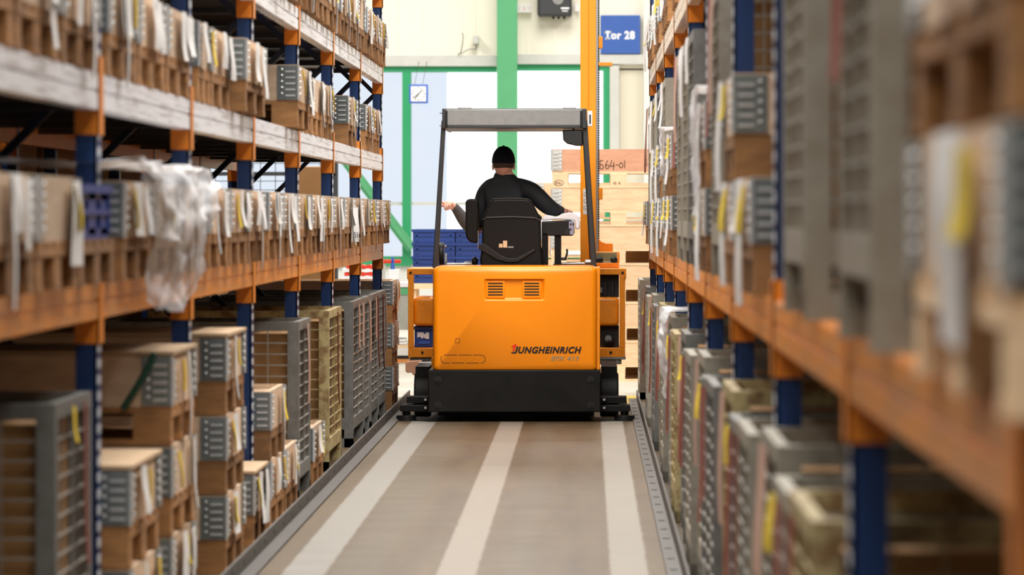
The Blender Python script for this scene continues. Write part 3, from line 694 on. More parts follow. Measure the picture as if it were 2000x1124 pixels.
# ---------------------------------------------------------------- crate stack behind the truck
def wide_crate(x0, y, z, label, n, group, wood, W=1.13, D=.78):
    root = thing('pallet_crate', label, 'pallet crate', (x0+W/2, y, z), group); root.rotation_euler = (0, 0, -PI/2)
    link_part('pallet_base', getm(('wpal', W, D), lambda: wpal(W, D)), root)
    c = link_part('collar', getm(('wcol', W, wood), lambda: wcol(W, D, wood)), root, (0, 0, .142))
    for sy in (-1, 1): link_part('corner_hinge', getm(('wh', sy), lambda: hinge_mesh(.186, sy, 'zinc_light')), c, (0, sy*W/2, 0))
    return root
def wpal(W, D):
    p = MB(); h = .142
    for k in range(5): c = -D+.06+k*(D-.12)/4; p.box(c-.055, c+.055, -W/2, W/2, h-.02, h)
    for c in (-W/2+.07, 0, W/2-.07): p.box(-D, 0, c-.07, c+.07, h-.038, h-.02)
    for c in (-W/2+.07, 0, W/2-.07):
        for u in (0, -D/2+.05, -D+.1): p.box(u-.1, u-.001, c-.068, c+.068, .02, h-.038)
    for u in (0, -D/2+.05, -D+.1): p.box(u-.1, u, -W/2, W/2, 0, .02)
    return p.mesh('pallet_base', ['pallet_new'])
def wcol(W, D, wood): 
    p = MB(); h = .187
    p.box(-.024, -.004, -W/2+.004, W/2-.004, 0, h); p.box(-D, -D+.02, -W/2, W/2, 0, h)
    for s in (-1, 1): p.box(-D, -.02, s*(W/2-.004), s*(W/2-.024), 0, h)
    if wood != 'collar_pink': p.box(-.0042, -.0035, -W/2+.1, W/2-.1, h*.5-.0015, h*.5+.0015)
    return p.mesh('collar', [wood])
YS = 33.3; x0 = PX(1077, YS)
for k in range(6):
    lab = ('topmost pinkish wooden crate with handwritten digits behind the truck mast' if k == 5 else '%s pale wooden crate counted from the bottom of the stack behind the truck' % ORD[k])
    rt = wide_crate(x0+R.uniform(-.008, .008), YS, k*.33, lab, 1, 'wooden crates stacked behind the truck', 'collar_pink' if k == 5 else 'collar_new')
    if k == 5: top_root = rt
    if k == 4: second_root = rt
y = YS+.003
def hw(px, py): return (PX(px, y), PZ(py, y))
dig = [arc(1175, 326, 3.5, 4.5, 130, -150)+[(1172, 330)], [(1172, 314), (1178, 314)], [(1172, 314), (1172, 322)],
       [(1187, 313), (1183, 321)]+arc(1186, 326, 3.2, 4, 180, -180), [(1195, 313), (1191, 325), (1201, 324)], [(1199, 317), (1198, 333)], [(1203, 322), (1208, 323)],
       arc(1213, 323, 3.6, 5, 0, 360), [(1220, 314), (1220, 329)]]
strokes(dig, .0032, y-.0005, 'handwritten_digits', 'pen', top_root, lambda p: hw(*p)).location
# (written on the face of the top crate)
for o in top_root.children:
    if o.name.startswith('handwritten'): o.matrix_parent_inverse = Matrix.Rotation(PI/2, 4, 'Z')
yy = YS+k*0-.002
for px0, px1, txt in ((1080, 1102, 'EPAL'), (1193, 1217, 'HD · 44')):
    a = MB(); ccx, ccz = PX((px0+px1)/2, yy), PZ(357.5, yy); rr = [(p[0], p[1]) for p in arc(ccx, ccz, .042, .024, 0, 360, 20)]
    if txt == 'EPAL':
        for i in range(20): a.bar((rr[i][0], yy, rr[i][1]), (rr[i+1][0], yy, rr[i+1][1]), .003, .001, up=(0, 1, 0))
        o = a.build('stamp_oval', 'pen', second_root); o.matrix_parent_inverse = Matrix.Rotation(PI/2, 4, 'Z')
    o = text_mesh(txt, ccx-.03, ccx+.03, ccz-.012, ccz+.01, yy, 'pen', 'stamp_text', second_root); o.matrix_parent_inverse = Matrix.Rotation(PI/2, 4, 'Z')
for k in range(5):
    wide_crate(PX(1044, 35.2), 35.2, k*.345, '%s pale crate from the floor in the rear stack, half hidden' % ORD[k], 1, 'wooden crates of the rear stack', 'collar_new')

o = MB().box(PX(1222, 34.3), 1.0, 34.2, 34.95, 0, PZ(450, 34.3)).build('cardboard_box', 'carton', bevel=.008); tag(o, 'tall brown carton standing between the two wooden crate stacks', 'cardboard box')
# ---------------------------------------------------------------- bench, blue crates and clutter at the back
yb = 35.9
t = thing('packing_table', 'pale wooden table carrying the blue crates behind the truck', 'table', (PX(890, yb), yb, 0))
zt = PZ(554, yb)
MB().box(PX(800, yb), PX(985, yb), yb, yb+.75, zt-.05, zt).build('table_top', 'pallet_new', t)
for px in (806, 978):
    for dy in (.04, .66): MB().box(PX(px, yb)-.03, PX(px, yb)+.03, yb+dy, yb+dy+.06, 0, zt-.05).build('leg', 'pallet_new', t)
bm = bin_mesh(.55, .385, .122)
for r_ in range(4):
    for c_ in range(2):
        root = thing('blue_crate', 'blue stacking crate, %s layer from the top, %s column behind the truck' % (ORD[3-r_], ('left', 'right')[c_]), 'plastic crate', (PX(847+84*c_, yb), yb+.05, zt+.001+r_*.1245), 'blue crates stacked behind the truck')
        root.rotation_euler = (0, 0, -PI/2); link_part('crate_body', bm, root)
yb = 37.5
t = thing('workbench', 'white topped grey workbench in the background left of the truck', 'workbench', (PX(700, yb), yb, 0))
zt = PZ(553, yb)
MB().box(PX(560, yb), PX(802, yb), yb-.02, yb+.8, zt-.04, zt).build('bench_top', 'white_plastic', t)
MB().box(PX(560, yb), PX(802, yb), yb, yb+.8, PZ(645, yb), zt-.04).build('bench_front', 'grey_wall', t)
MB().box(PX(770, yb), PX(798, yb), yb-.01, yb, PZ(576, yb), PZ(563, yb)).build('green_strip', 'green', t)
MB().box(PX(600, yb), PX(800, yb), yb, yb+.75, PZ(695, yb), PZ(680, yb)).build('lower_shelf', 'white_wall', t)
MB().box(PX(600, yb), PX(800, yb), yb+.02, yb+.75, 0, PZ(702, yb)).build('base', 'beam_orange', t)
MB().box(PX(600, yb), PX(800, yb), yb+.03, yb+.75, PZ(702, yb), PZ(695, yb)).build('kick_gap', 'ink', t)
for k in range(3):
    o = MB().box(PX(768, yb), PX(797-3*k, yb), yb+.05, yb+.5, PZ(680-6*k, yb)+.001, PZ(675-6*k, yb)).build('paper_stack', ['white', 'pallet_new'][k == 0]); 
    tag(o, ('pale wooden board at the foot of the paper pile under the bench', 'white sheet bundle in the middle of the pile under the bench', 'top white sheet bundle of the pile under the bench')[k], 'paper stack', 'papers under the workbench')
o = MB().box(PX(757, yb), PX(778, yb), yb+.1, yb+.35, zt, PZ(527, yb)).build('white_box', 'white', bevel=.005); tag(o, 'small white box on the workbench beside the rack end', 'box')
t = thing('spray_bottle', 'blue topped bottle standing on the white box by the gate', 'bottle', (PX(765, yb), yb+.2, PZ(527, yb)))
MB().cyl((PX(765, yb), yb+.2, PZ(527, yb)), (PX(765, yb), yb+.2, PZ(510, yb)), .022, 14, r1=.014).build('bottle_body', 'clockblue', t)
MB().box(PX(765, yb)-.012, PX(765, yb)+.012, yb+.17, yb+.23, PZ(510, yb), PZ(503, yb)).build('trigger_head', 'clockblue', t)
for k, (a, b_) in enumerate(((664, 742), (667, 738), (672, 740), (668, 730), (676, 728))):
    p = MB(); n = 14; z = zt+k*.034
    poly = [(PX(a, yb), z)]+[(PX(a+(b_-a)*i/n, yb), z+.004*math.sin(i*2+k)) for i in range(1, n)]+[(PX(b_, yb), z)]+[(PX(b_-(b_-a)*i/n, yb), z+.033+.006*math.sin(i*1.7+k)) for i in range(n+1)]
    p.prism(poly, yb+.05, yb+.4); o = p.build('folded_cloth', 'redprint' if k % 2 == 0 else 'white')
    tag(o, '%s %s folded cloth from the bottom of the workbench pile' % (ORD[k], 'red' if k % 2 == 0 else 'white'), 'cloth', 'folded cloths on the workbench')
yb = 39
o = MB().cyl((PX(745, yb), yb, PZ(511, yb)), (PX(783, yb), yb, PZ(511, yb)), .02, 12).build('red_tube', 'redprint'); 
t = thing('tube_holder', '', 'tube', (PX(764, yb), yb, 0)); t['label'] = 'horizontal red tube held on a thin stand behind the workbench'
o.parent = t; o.location = Vector((PX(764, yb), yb, o.location.z))-t.location
MB().cyl((PX(750, yb), yb+.02, 0), (PX(750, yb), yb+.02, PZ(511, yb)), .012, 10).build('stand', 'rail_grey', t)
# large cartons on the floor beyond the rack end
for k, (a, b_, yc, h, lb) in enumerate(((-3.9, -2.72, 31.2, .87, 'wide brown carton on the floor beyond the left rack end'), (-2.68, -1.75, 32.0, .84, 'second brown carton beyond the left rack end, nearer the aisle'), (-2.35, -2.05, 30.7, 1.80, 'tall narrow brown carton standing beyond the left rack end'))):
    o = MB().box(a, b_, yc, yc+1.0 if k < 2 else yc+.4, 0, h).build('cardboard_box', 'carton', bevel=.008); tag(o, lb, 'cardboard box')
t = thing('mesh_partition', 'wire mesh partition before the gate, seen through the left rack', 'fence', (-4.2, 44, 0))
p = MB(); a, b_ = -5.2, PX(655, 44)
for i in range(15): q = a+(b_-a)*i/14; p.box(q-.004, q+.004, 44, 44.008, .1, 2.05)
for i in range(20): z = .1+i*.1; p.box(a, b_, 44.008, 44.016, z-.004, z+.004)
p.build('wire_panel', 'post_grey', t)
for q in (a, (a+b_)/2, b_): MB().box(q-.03, q+.03, 43.98, 44.04, 0, 2.1).build('post', 'post_grey', t)
MB().box(a, b_, 43.98, 44.04, 1.86, 1.9).build('top_rail', 'post_grey', t)
# yellow floor marking by the right rail end
o = MB().box(PX(1226, 29.3), PX(1246, 29.3), 29.3, 30.6, 0, .003).build('floor_marking', 'yellow'); tag(o, 'short yellow floor marking at the end of right rail', 'floor marking')

# ---------------------------------------------------------------- the truck
T = thing('order_picker_truck', 'orange electric warehouse truck with black counterweight in the aisle', 'forklift', (-.5, 28.3, 0))
ya = 26.8
# counterweight bumper
MB().pb(836, 1173, 723.5, 806, ya-.03, .75).build('counterweight', 'black_steel', T, .008)
for px in (856, 1154):
    for py in (742, 792):
        b = MB(); b.cyl((PX(px, ya), ya-.034, PZ(py, ya)), (PX(px, ya), ya-.029, PZ(py, ya)), .024, 20, 1); b.cyl((PX(px, ya), ya-.042, PZ(py, ya)), (PX(px, ya), ya-.03, PZ(py, ya)), .015, 6, 0); b.build('recessed_bolt', ['black_trim', 'ink'], T)

MB().pb(975, 1045, 806, 824, ya+.2, .3).build('drive_skid', 'black_plastic', T, .01)
MB().pb(855, 1160, 804, 812, ya+.25, 1.8).build('underside_plate', 'black_plastic', T)
# hood with a recess holding two louvred grilles
hx0, hx1, hz0, hz1 = PX(845, ya), PX(1167, ya), PZ(723, ya), PZ(520.5, ya)
rx0, rx1, rz0, rz1 = PX(947, ya), PX(1063, ya), PZ(587, ya), PZ(545, ya)
def hood():
    bm = bmesh.new()
    outer = [bm.verts.new((x, ya, z)) for x, z in ((hx0, hz0), (hx1, hz0), (hx1, hz1), (hx0, hz1))]
    inner = [bm.verts.new((x, ya, z)) for x, z in ((rx0, rz0), (rx1, rz0), (rx1, rz1), (rx0, rz1))]
    e = .012
    deep = [bm.verts.new((x, ya+.022, z)) for x, z in ((rx0+e, rz0+e), (rx1-e, rz0+e), (rx1-e, rz1-e), (rx0+e, rz1-e))]
    back = [bm.verts.new((x, ya+.72, z)) for x, z in ((hx0, hz0), (hx1, hz0), (hx1, hz1), (hx0, hz1))]
    for i in range(4):
        j = (i+1) % 4
        bm.faces.new((outer[i], outer[j], inner[j], inner[i])); bm.faces.new((inner[i], inner[j], deep[j], deep[i])); bm.faces.new((outer[j], outer[i], back[i], back[j]))
    bm.faces.new(deep); bm.faces.new(back[::-1])
    edges = [e2 for e2 in bm.edges if (all(v in outer for v in e2.verts)) or (any(v in outer for v in e2.verts) and any(v in back for v in e2.verts) and all(v.co.z > hz0+.01 for v in e2.verts))]
    edges = [e2 for e2 in edges if not all(abs(v.co.z-hz0) < 1e-4 for v in e2.verts)]
    bmesh.ops.bevel(bm, geom=edges, offset=.042, segments=7, profile=.5, affect='EDGES', clamp_overlap=True)
    bmesh.ops.recalc_face_normals(bm, faces=bm.faces)
    me = bpy.data.meshes.new('hood')
    for v in bm.verts: v.co -= wpos(T)
    bm.to_mesh(me); bm.free(); me.materials.append(M['orange']); me.polygons.foreach_set('use_smooth', [True]*len(me.polygons)); me.set_sharp_from_angle(angle=math.radians(50))
    o = link_part('hood', me, T); o.modifiers.new('bevel', 'BEVEL').width = .004; o.modifiers['bevel'].limit_method = 'ANGLE'; o.modifiers['bevel'].angle_limit = .7; return o
hoodo = hood()
for a in (953, 1024):
    g = MB(); g.box(PX(a-4, ya), PX(a+33, ya), ya+.012, ya+.03, PZ(583, ya), PZ(549, ya), 0); go = g.build('vent_panel', 'orange', T, .004)
    g = MB()
    for i in range(5): g.box(PX(a, ya), PX(a+29, ya), ya+.0095, ya+.02, PZ(555+i*5.6, ya), PZ(552.7+i*5.6, ya))
    g.build('louvre_slots', 'ink', go)
ln = MB()
def dashes(pts, on=5, per=6):
    for i in range(len(pts)-1):
        if i % per < on: ln.bar((pts[i][0], ya-.0006, pts[i][1]), (pts[i+1][0], ya-.0006, pts[i+1][1]), .0038, .001, up=(0, 1, 0))
pill = rrect(PX(861, ya), PX(948, ya), PZ(709.5, ya), PZ(694, ya), .027, 6)
fine = []
for i in range(len(pill)):
    a, b2 = Vector(pill[i]), Vector(pill[(i+1) % len(pill)]); n = max(1, int((b2-a).length/.0055))
    fine += [tuple(a+(b2-a)*k/n) for k in range(n)]
dashes(fine+fine[:1], 16, 18); dashes(arc(PX(893.5, ya), PZ(666, ya), .0165, .0165, 0, 360, 32), 6, 8)
ln.build('perforated_outline', 'ink', hoodo)
jx0, jz0, jz1 = PX(1012, ya), PZ(691, ya), PZ(677.5, ya)
def jay(mb):      # the long J and its foot
    sh = .25; z0, z1 = jz0, jz1
    pts = [(PX(1013, ya), z1), (PX(1009.2, ya), z1), (PX(1006.6, ya), z0+.012), (PX(1004.5, ya), z0+.009), (PX(998.5, ya), z0+.009), (PX(999.5, ya), z0), (PX(1006.5, ya), z0), (PX(1009.5, ya), z0+.006)]
    mb.prism(pts, ya-.0025, ya-.0003)
text_mesh('UNGHEINRICH', jx0, PX(1136, ya), jz0, jz1, ya-.0005, 'ink', 'maker_lettering', hoodo, shear=.28, bold=.042, depth=.002, extra=jay, space=1.13)
a = MB(); a.prism([(PX(1001, ya), PZ(686, ya)), (PX(1002.5, ya), PZ(677.5, ya)), (PX(998.5, ya), PZ(677.5, ya)), (PX(1006.5, ya), PZ(671.5, ya)), (PX(1010, ya), PZ(677.5, ya)), (PX(1006.5, ya), PZ(677.5, ya)), (PX(1005, ya), PZ(686, ya))], ya-.004, ya-.001)
a.build('red_arrow', 'redprint', hoodo)
text_mesh('EFX 413', PX(1076, ya), PX(1131, ya), PZ(705, ya), PZ(696, ya), ya-.0005, 'silver', 'model_lettering', hoodo, shear=.28, bold=.03, depth=.0015, space=1.15)
# chassis and cabin floor
MB().box(-1.1, -.03, 27.5, 30.2, .09, .42).build('chassis', 'orange_frame', T, .01)
MB().box(-1.02, -.1, 27.52, 29.4, .42, .52).build('cabin_floor', 'black_plastic', T)
MB().box(-.9, -.2, 29.75, 30.15, .42, .95).build('front_cowl', 'orange_frame', T, .02)
MB().pb(1160, 1172, 523, 723, ya+.03, .6).build('hood_side', 'orange_frame', T, .004)
# overhead guard
yg = 27.3
gd = MB(); gd.pb(873, 1134, 214, 245, yg, .06); gd.build('roof_beam', 'grey_steel', T, .004)
MB().pb(870, 1137, 245, 250.5, yg, 1.15).build('roof_plate', 'post_grey', T, .003)
MB().pb(866, 1143, 212, 251, yg+1.15, .06).build('front_roof_beam', 'grey_steel', T)
for px0, px1 in ((863.5, 870), (1137, 1146)):
    MB().pb(px0, px1, 212, 251.5, yg-.01, 1.24).build('roof_side_rail', 'post_grey', T, .006)
for px0, px1 in ((869, 874), (1133, 1138)): MB().pb(px0, px1, 216, 249, yg-.005, .03).build('roof_bracket', 'black_trim', T, .004)
for px0, px1 in ((894, 920), (1099, 1125)): MB().pb(px0, px1, 210, 214, yg+.02, .2).build('roof_lug', 'grey_steel', T, .003)
for py in (221.5, 245.5): MB().pb(858.5, 864, py-1, py+1, yg+.01, .02).build('side_pin', 'chrome', T)
def leaning(px0, py0, px1, py1, wpx, name, y=yg+.02):
    m = MB(); a, b2 = (PX(px0, y), PZ(py0, y)), (PX(px1, y), PZ(py1, y)); h = wpx/2/FPX*y
    m.prism([(a[0]-h, a[1]), (a[0]+h, a[1]), (b2[0]+h*1.15, b2[1]), (b2[0]-h*1.15, b2[1])], y, y+.06); return m.build(name, 'post_grey', T, .006)
leaning(866.5, 235, 849.5, 524, 8.5, 'guard_post'); leaning(1142, 235, 1160, 524, 9.5, 'guard_post')
# front posts of the guard, in line behind the rear ones
leaning(868, 240, 853, 520, 5, 'front_guard_post', yg+1.1)
leaning(1139, 240, 1155, 520, 5, 'front_guard_post', yg+1.1)
m = MB().pb(1147, 1157, 217, 247, yg+.02, .05); lb = m.build('lamp_housing', 'white_plastic', T, .004)
MB().pb(1151, 1154, 224, 242, yg+.017, .003).build('lamp_slot', 'ink', lb)
# mirror
ym = 27.5
mr = MB(); pts = [(1099, 254), (1138, 253), (1139, 285), (1125, 285), (1108, 281), (1100, 274)]
mr.prism([(PX(a, ym), PZ(b_, ym)) for a, b_ in pts], ym, ym+.04); mo = mr.build('mirror', 'black_trim', T, .008)
pts = [(1101.5, 256), (1136, 255), (1136.5, 283), (1125, 283), (1109, 279), (1102, 273)]
MB().prism([(PX(a, ym), PZ(b_, ym)) for a, b_ in pts], ym-.002, ym).build('mirror_glass', 'mirror', mo)
MB().tube([(PX(1120, ym), ym+.03, PZ(256, ym)), (PX(1120, ym), ym+.03, PZ(249, ym))], .008).build('mirror_arm', 'black_trim', mo)
# seat
ys = 27.62
def sp(pts, y=ys): return [(PX(a, y), PZ(b_, y)) for a, b_ in pts]
back_out = [(944, 530), (937, 512), (941, 480), (942, 427), (946, 421), (958, 394), (964, 389), (978, 388), (1020, 388), (1032, 389.5), (1038, 394), (1052, 421), (1056, 427), (1057, 480), (1061, 512), (1058, 530)]
seat = MB(); seat.prism(sp(back_out), ys, ys+.10).build('seat_back', 'black_plastic', T, .016, seg=3)
s_ = MB(); s_.tube([(PX(a, ys), ys+.002, PZ(b_, ys)) for a, b_ in back_out[3:13]], .004, 8); s_.build('seat_piping', 'black_trim', T)
s_ = MB(); s_.tube([(PX(a, ys), ys-.003, PZ(b_, ys)) for a, b_ in ((943, 430), (950, 425.5), (1000, 424), (1045, 426), (1055, 431))], .006, 8); s_.build('seat_back_ridge', 'black_trim', T)
s_ = MB(); s_.prism(sp([(933, 478), (944, 476), (978, 499), (992, 505), (1010, 504), (1045, 486), (1046, 490), (1012, 512), (990, 513), (970, 507), (934, 486)]), ys-.012, ys); br = s_.build('seat_bracket', 'black_trim', T, .003)
b = MB()
for px, py in ((952, 488), (970, 498)): b.cyl((PX(px, ys), ys-.016, PZ(py, ys)), (PX(px, ys), ys-.012, PZ(py, ys)), .008, 10)
b.build('bracket_bolts', 'ink', br)
s_ = MB(); s_.pb(974.5, 981.5, 476.5, 484, ys-.0015, .003, 0); s_.pb(982.5, 990.5, 470.5, 484, ys-.0015, .003, 0); s_.pb(992, 1003, 481.5, 484.5, ys-.0015, .003, 1)
s_.build('seat_stickers', ['board', 'grey_steel'], T)
MB().box(PX(945, ys), PX(1052, ys), ys+.1, ys+.6, .9, 1.0).build('seat_cushion', 'black_plastic', T, .03, seg=3)
MB().box(PX(960, ys), PX(1040, ys), ys+.1, ys+.5, .52, .9).build('seat_base', 'black_plastic', T)
yp = 27.6
MB().prism([(PX(a, yp), PZ(b_, yp)) for a, b_ in ((909, 396), (912, 390), (920, 388.5), (930, 389), (934, 394), (935, 420), (934, 470), (930, 476), (918, 473), (911, 466), (909, 455))], yp, yp+.2).build('side_cushion', 'black_plastic', T, .012, seg=3)
MB().pb(933, 934.6, 451, 486, yp-.01, .02).build('cushion_bracket', 'chrome', T)
# steering disc and rods on the left
ys2 = 27.75
w_ = MB(); w_.cyl((PX(857, ys2), ys2+.1, PZ(497, ys2)), (PX(866, ys2), ys2+.1, PZ(497, ys2)), .083, 28); w_.build('steering_wheel', 'black_trim', T, .008)
w_ = MB(); w_.cyl((PX(868, ys2), ys2+.1, PZ(512, ys2)), (PX(872, ys2), ys2+.1, PZ(512, ys2)), .06, 20); w_.cyl((PX(868, ys2), ys2+.03, PZ(482, ys2)), (PX(872, ys2), ys2+.03, PZ(482, ys2)), .013, 12); w_.build('wheel_knob', 'grey_steel', T, .003)
w_ = MB(); w_.cyl((PX(872, ys2), ys2+.1, PZ(517, ys2)), (PX(930, ys2), ys2+.1, PZ(516, ys2)), .012, 12); w_.cyl((PX(905, ys2), ys2+.12, PZ(514, ys2)), (PX(930, ys2), ys2+.12, PZ(513, ys2)), .009, 12); w_.build('control_rod', 'rod', T)
w_ = MB(); w_.cyl((PX(1080, ys2), ys2+.1, PZ(516, ys2)), (PX(1142, ys2), ys2+.1, PZ(515.5, ys2)), .01, 12); w_.cyl((PX(1143, ys2), ys2+.1, PZ(513, ys2)), (PX(1154, ys2), ys2+.1, PZ(513, ys2)), .02, 12); w_.build('control_rod', 'rod', T)
MB().sphere((PX(927, ys2), ys2+.05, PZ(511, ys2)), .03, 8, 0, (.8, 1, 1.1)).build('adjuster_knob', 'black_trim', T)
# console on the right
yc = 27.7
co = MB(); co.prism([(PX(a, yc), PZ(b_, yc)) for a, b_ in ((1058, 433), (1090, 431), (1112, 430), (1121, 433), (1122, 457), (1118, 461), (1058, 461))], yc, yc+.35); co.build('console_box', 'black_trim', T, .008)
MB().pb(1058, 1070, 455, 520, yc, .3).build('console_leg', 'black_plastic', T, .005)
MB().pb(1083, 1096, 458, 521, yc+.02, .12).build('console_post', 'black_plastic', T, .003)
MB().prism([(PX(a, yc), PZ(b_, yc)) for a, b_ in ((1058, 431.5), (1062, 422), (1068, 420), (1090, 424), (1096, 418), (1112, 415), (1124, 417), (1130, 424), (1133, 436), (1132, 447), (1124, 449), (1122, 431), (1090, 429))], yc+.02, yc+.4).build('console_cover', 'white_plastic', T, .008)
MB().pb(1111, 1121, 433, 459, yc-.004, .03).build('console_end', 'lilac', T, .003)
MB().pb(1104, 1113, 447, 459, yc-.006, .01, 0).build('console_socket', 'ink', T)
for px, py in ((1114.5, 438), (1119.5, 438), (1114.5, 448)): MB().cyl((PX(px, yc), yc-.01, PZ(py, yc)), (PX(px, yc), yc-.002, PZ(py, yc)), .006, 8, 0).build('console_screw', 'ink', T)

MB().prism([(PX(a, yc), PZ(b_, yc)) for a, b_ in ((1041, 418), (1050, 417), (1058, 424), (1057, 432), (1050, 433), (1040, 428))], yc+.02, yc+.3).build('armrest', 'black_plastic', T, .01)
MB().tube([(PX(a, yc), yc+.05, PZ(b_, yc)) for a, b_ in ((1096, 506), (1104, 507), (1106, 500), (1108, 493), (1107, 487))], .007, 8).build('lever', 'black_trim', T)
MB().pb(1096, 1107, 503, 509, yc+.05, .03).build('lever_base', 'black_trim', T, .006)
# mast
yq = 29.3; ztop = 5.6
ms = MB(); ms.box(PX(1133.5, yq), PX(1149, yq), yq, yq+.16, .3, ztop); ms.box(PX(1147, yq), PX(1165, yq), yq+.02, yq+.2, .3, ztop); ms.build('mast_profile', 'mast', T, .004)
MB().box(PX(1164, yq), PX(1168, yq), yq+.01, yq+.12, .5, ztop).build('mast_roller_track', 'rod', T)
ch = MB(); z = PZ(500, yq)
ch.box(PX(1168.3, yq), PX(1170, yq), yq+.03, yq+.05, z, ztop)
while z < ztop-.1: ch.box(PX(1167.8, yq), PX(1171, yq), yq+.025, yq+.055, z, z+.009); z += .018
ch.build('lift_chain', 'ink', T)
for py0, py1 in ((71, 94), (367, 390)): MB().pb(1169, 1177, py0, py1, yq+.02, .1).build('mast_lug', 'orange_frame', T, .004)
MB().pb(1169, 1196, 122, 128, yq+.02, .2).build('mast_crossbar', 'orange_frame', T)
MB().prism([(PX(a, yq), PZ(b_, yq)) for a, b_ in ((1169, 466), (1175, 473), (1184, 476), (1197, 476), (1197, 492), (1169, 492))], yq+.02, yq+.12).build('mast_foot', 'orange_frame', T, .004)
lb = MB().pb(1139, 1146.5, 369, 419, yq-.003, .004).build('mast_notice', 'white', T)
g = MB()
for i, py in enumerate((380, 393, 406)):
    pts = [(p[0], p[1]) for p in arc(PX(1143, yq), PZ(py, yq), .01, .013, 60, 330, 10)]
    for j in range(10): g.bar((pts[j][0], yq-.004, pts[j][1]), (pts[j+1][0], yq-.004, pts[j+1][1]), .003, .001, up=(0, 1, 0))
g.build('notice_print', 'pen', lb)
yr = 28.9
MB().pb(1165, 1205, 494, 511, yr+.05, .2).build('mast_plate', 'yellow_green', T)
fr = MB(); fr.pb(1165, 1209, 514, 523, yr, .3); fr.pb(1206, 1210, 495, 514, yr, .3); fr.pb(1165, 1210, 492.5, 495.5, yr+.1, .3); fr.build('mast_carriage', 'orange_frame', T, .003)
for px in (1171, 1199):
    g = MB(); g.sphere((PX(px, yr), yr+.04, PZ(508, yr)), .026, 8, 0, (1, 1, .9)); g.pb(px-7, px+7, 508, 513, yr+.01, .05); g.build('rubber_buffer', 'black_trim', T)
# side frames with their boxes
yf = 28.55
def side_frame(name, xs, m):
    """xs: outer px, inner px; frame bars as in the picture"""
    o_, i_ = xs; s = 1 if i_ > o_ else -1
    f_ = MB(); f_.pb(o_, i_, 525, 537, yf, .9); f_.pb(o_, o_+s*11, 537, 680, yf, .05); f_.pb(o_, o_+s*11, 537, 680, yf+.85, .05); f_.pb(o_, i_, 680, 699, yf, .9)
    f_.pb(o_-s*2, o_+s*2, 525, 546, yf-.01, .05); fo = f_.build(name, m, T, .004)
    g_ = MB(); 
    for q in ((o_+s*5, 533), (o_+s*28, 689)): g_.cyl((PX(q[0], yf), yf-.006, PZ(q[1], yf)), (PX(q[0], yf), yf, PZ(q[1], yf)), .01, 10)
    g_.build('frame_bolts', 'ink', fo); return fo
side_frame('side_frame', (797, 846), 'orange_frame'); side_frame('side_frame', (1221, 1168), 'orange_frame')
for a, b_ in ((808, 848), (1166, 1209)):
    MB().pb(a, b_, 581, 637, yf+.03, .6).build('side_cover', 'orange_frame', T, .025, seg=4)
d = MB(); d.pb(1166, 1209, 537, 581, yf+.12, .5); d.pb(1166, 1209, 637, 680, yf+.12, .5); d.build('drive_compartment', 'ink', T)
g = MB(); g.cyl((PX(1188, yf), yf+.05, PZ(662, yf)), (PX(1188, yf), yf+.12, PZ(662, yf)), .045, 24, 1); g.cyl((PX(1188, yf), yf+.02, PZ(662, yf)), (PX(1188, yf), yf+.05, PZ(662, yf)), .024, 20, 0); g.cyl((PX(1188, yf), yf+.0, PZ(662, yf)), (PX(1188, yf), yf+.03, PZ(662, yf)), .011, 12, 0)
g.build('drive_hub', ['grey_steel', 'black_trim'], T)
g = MB()
for px in (1172, 1183, 1196): g.cyl((PX(px, yf), yf+.08, PZ(578, yf)), (PX(px, yf), yf+.08, PZ(552, yf)), .012, 10)
g.cyl((PX(1174, yf), yf+.03, PZ(572, yf)), (PX(1174, yf), yf+.03, PZ(562, yf)), .009, 10, 1); g.build('motor_pipes', ['post_grey', 'grey_steel'], T)
MB().pb(1167, 1214, 699, 712, yf+.02, .5).build('hinge_plate', 'yellow_green', T, .003)
g = MB()
for px, py, r in ((1175, 707, .01), (1201, 699, .01), (1209, 699, .01), (1205, 708, .016)): g.cyl((PX(px, yf), yf+.005, PZ(py, yf)), (PX(px, yf), yf+.02, PZ(py, yf)), r, 10, 0)
g.build('plate_bolts', 'rod', T)
MB().pb(800, 846, 700, 708, yf+.02, .8).build('lower_runner', 'grey_steel', T, .003); MB().pb(1168, 1222, 697, 703, yf+.0, .8).build('lower_runner', 'grey_steel', T, .003)
# blue bin carried in the left frame
bb = thing('blue_bin', 'small blue bin with torn white label inside the left truck frame', 'plastic bin', (PX(828, yf), yf+.13, PZ(679, yf)))
bb.location[1] = yf+.1; POS[bb.name] = Vector(bb.location)
MB().pb(809.5, 846, 645, 678.6, yf+.1, .4).build('bin_body', 'blue_bin', bb, .004)
MB().pb(808.5, 847, 638, 645, yf+.085, .43).build('bin_rim', 'blue_bin', bb, .003)
MB().pb(817, 840, 667, 673, yf+.092, .01).build('finger_grip', 'clockblue', bb, .003)
lm = MB(); lm.prism([(PX(a, yf+.1), PZ(b_, yf+.1)) for a, b_ in ((815, 649.5), (827, 649.5), (829, 654), (833, 649.5), (838, 650), (838, 662.5), (832, 662.5), (827, 659), (825, 662.5), (820, 658), (815, 660))], yf+.096, yf+.0985); lm.build('torn_label', 'white', bb)
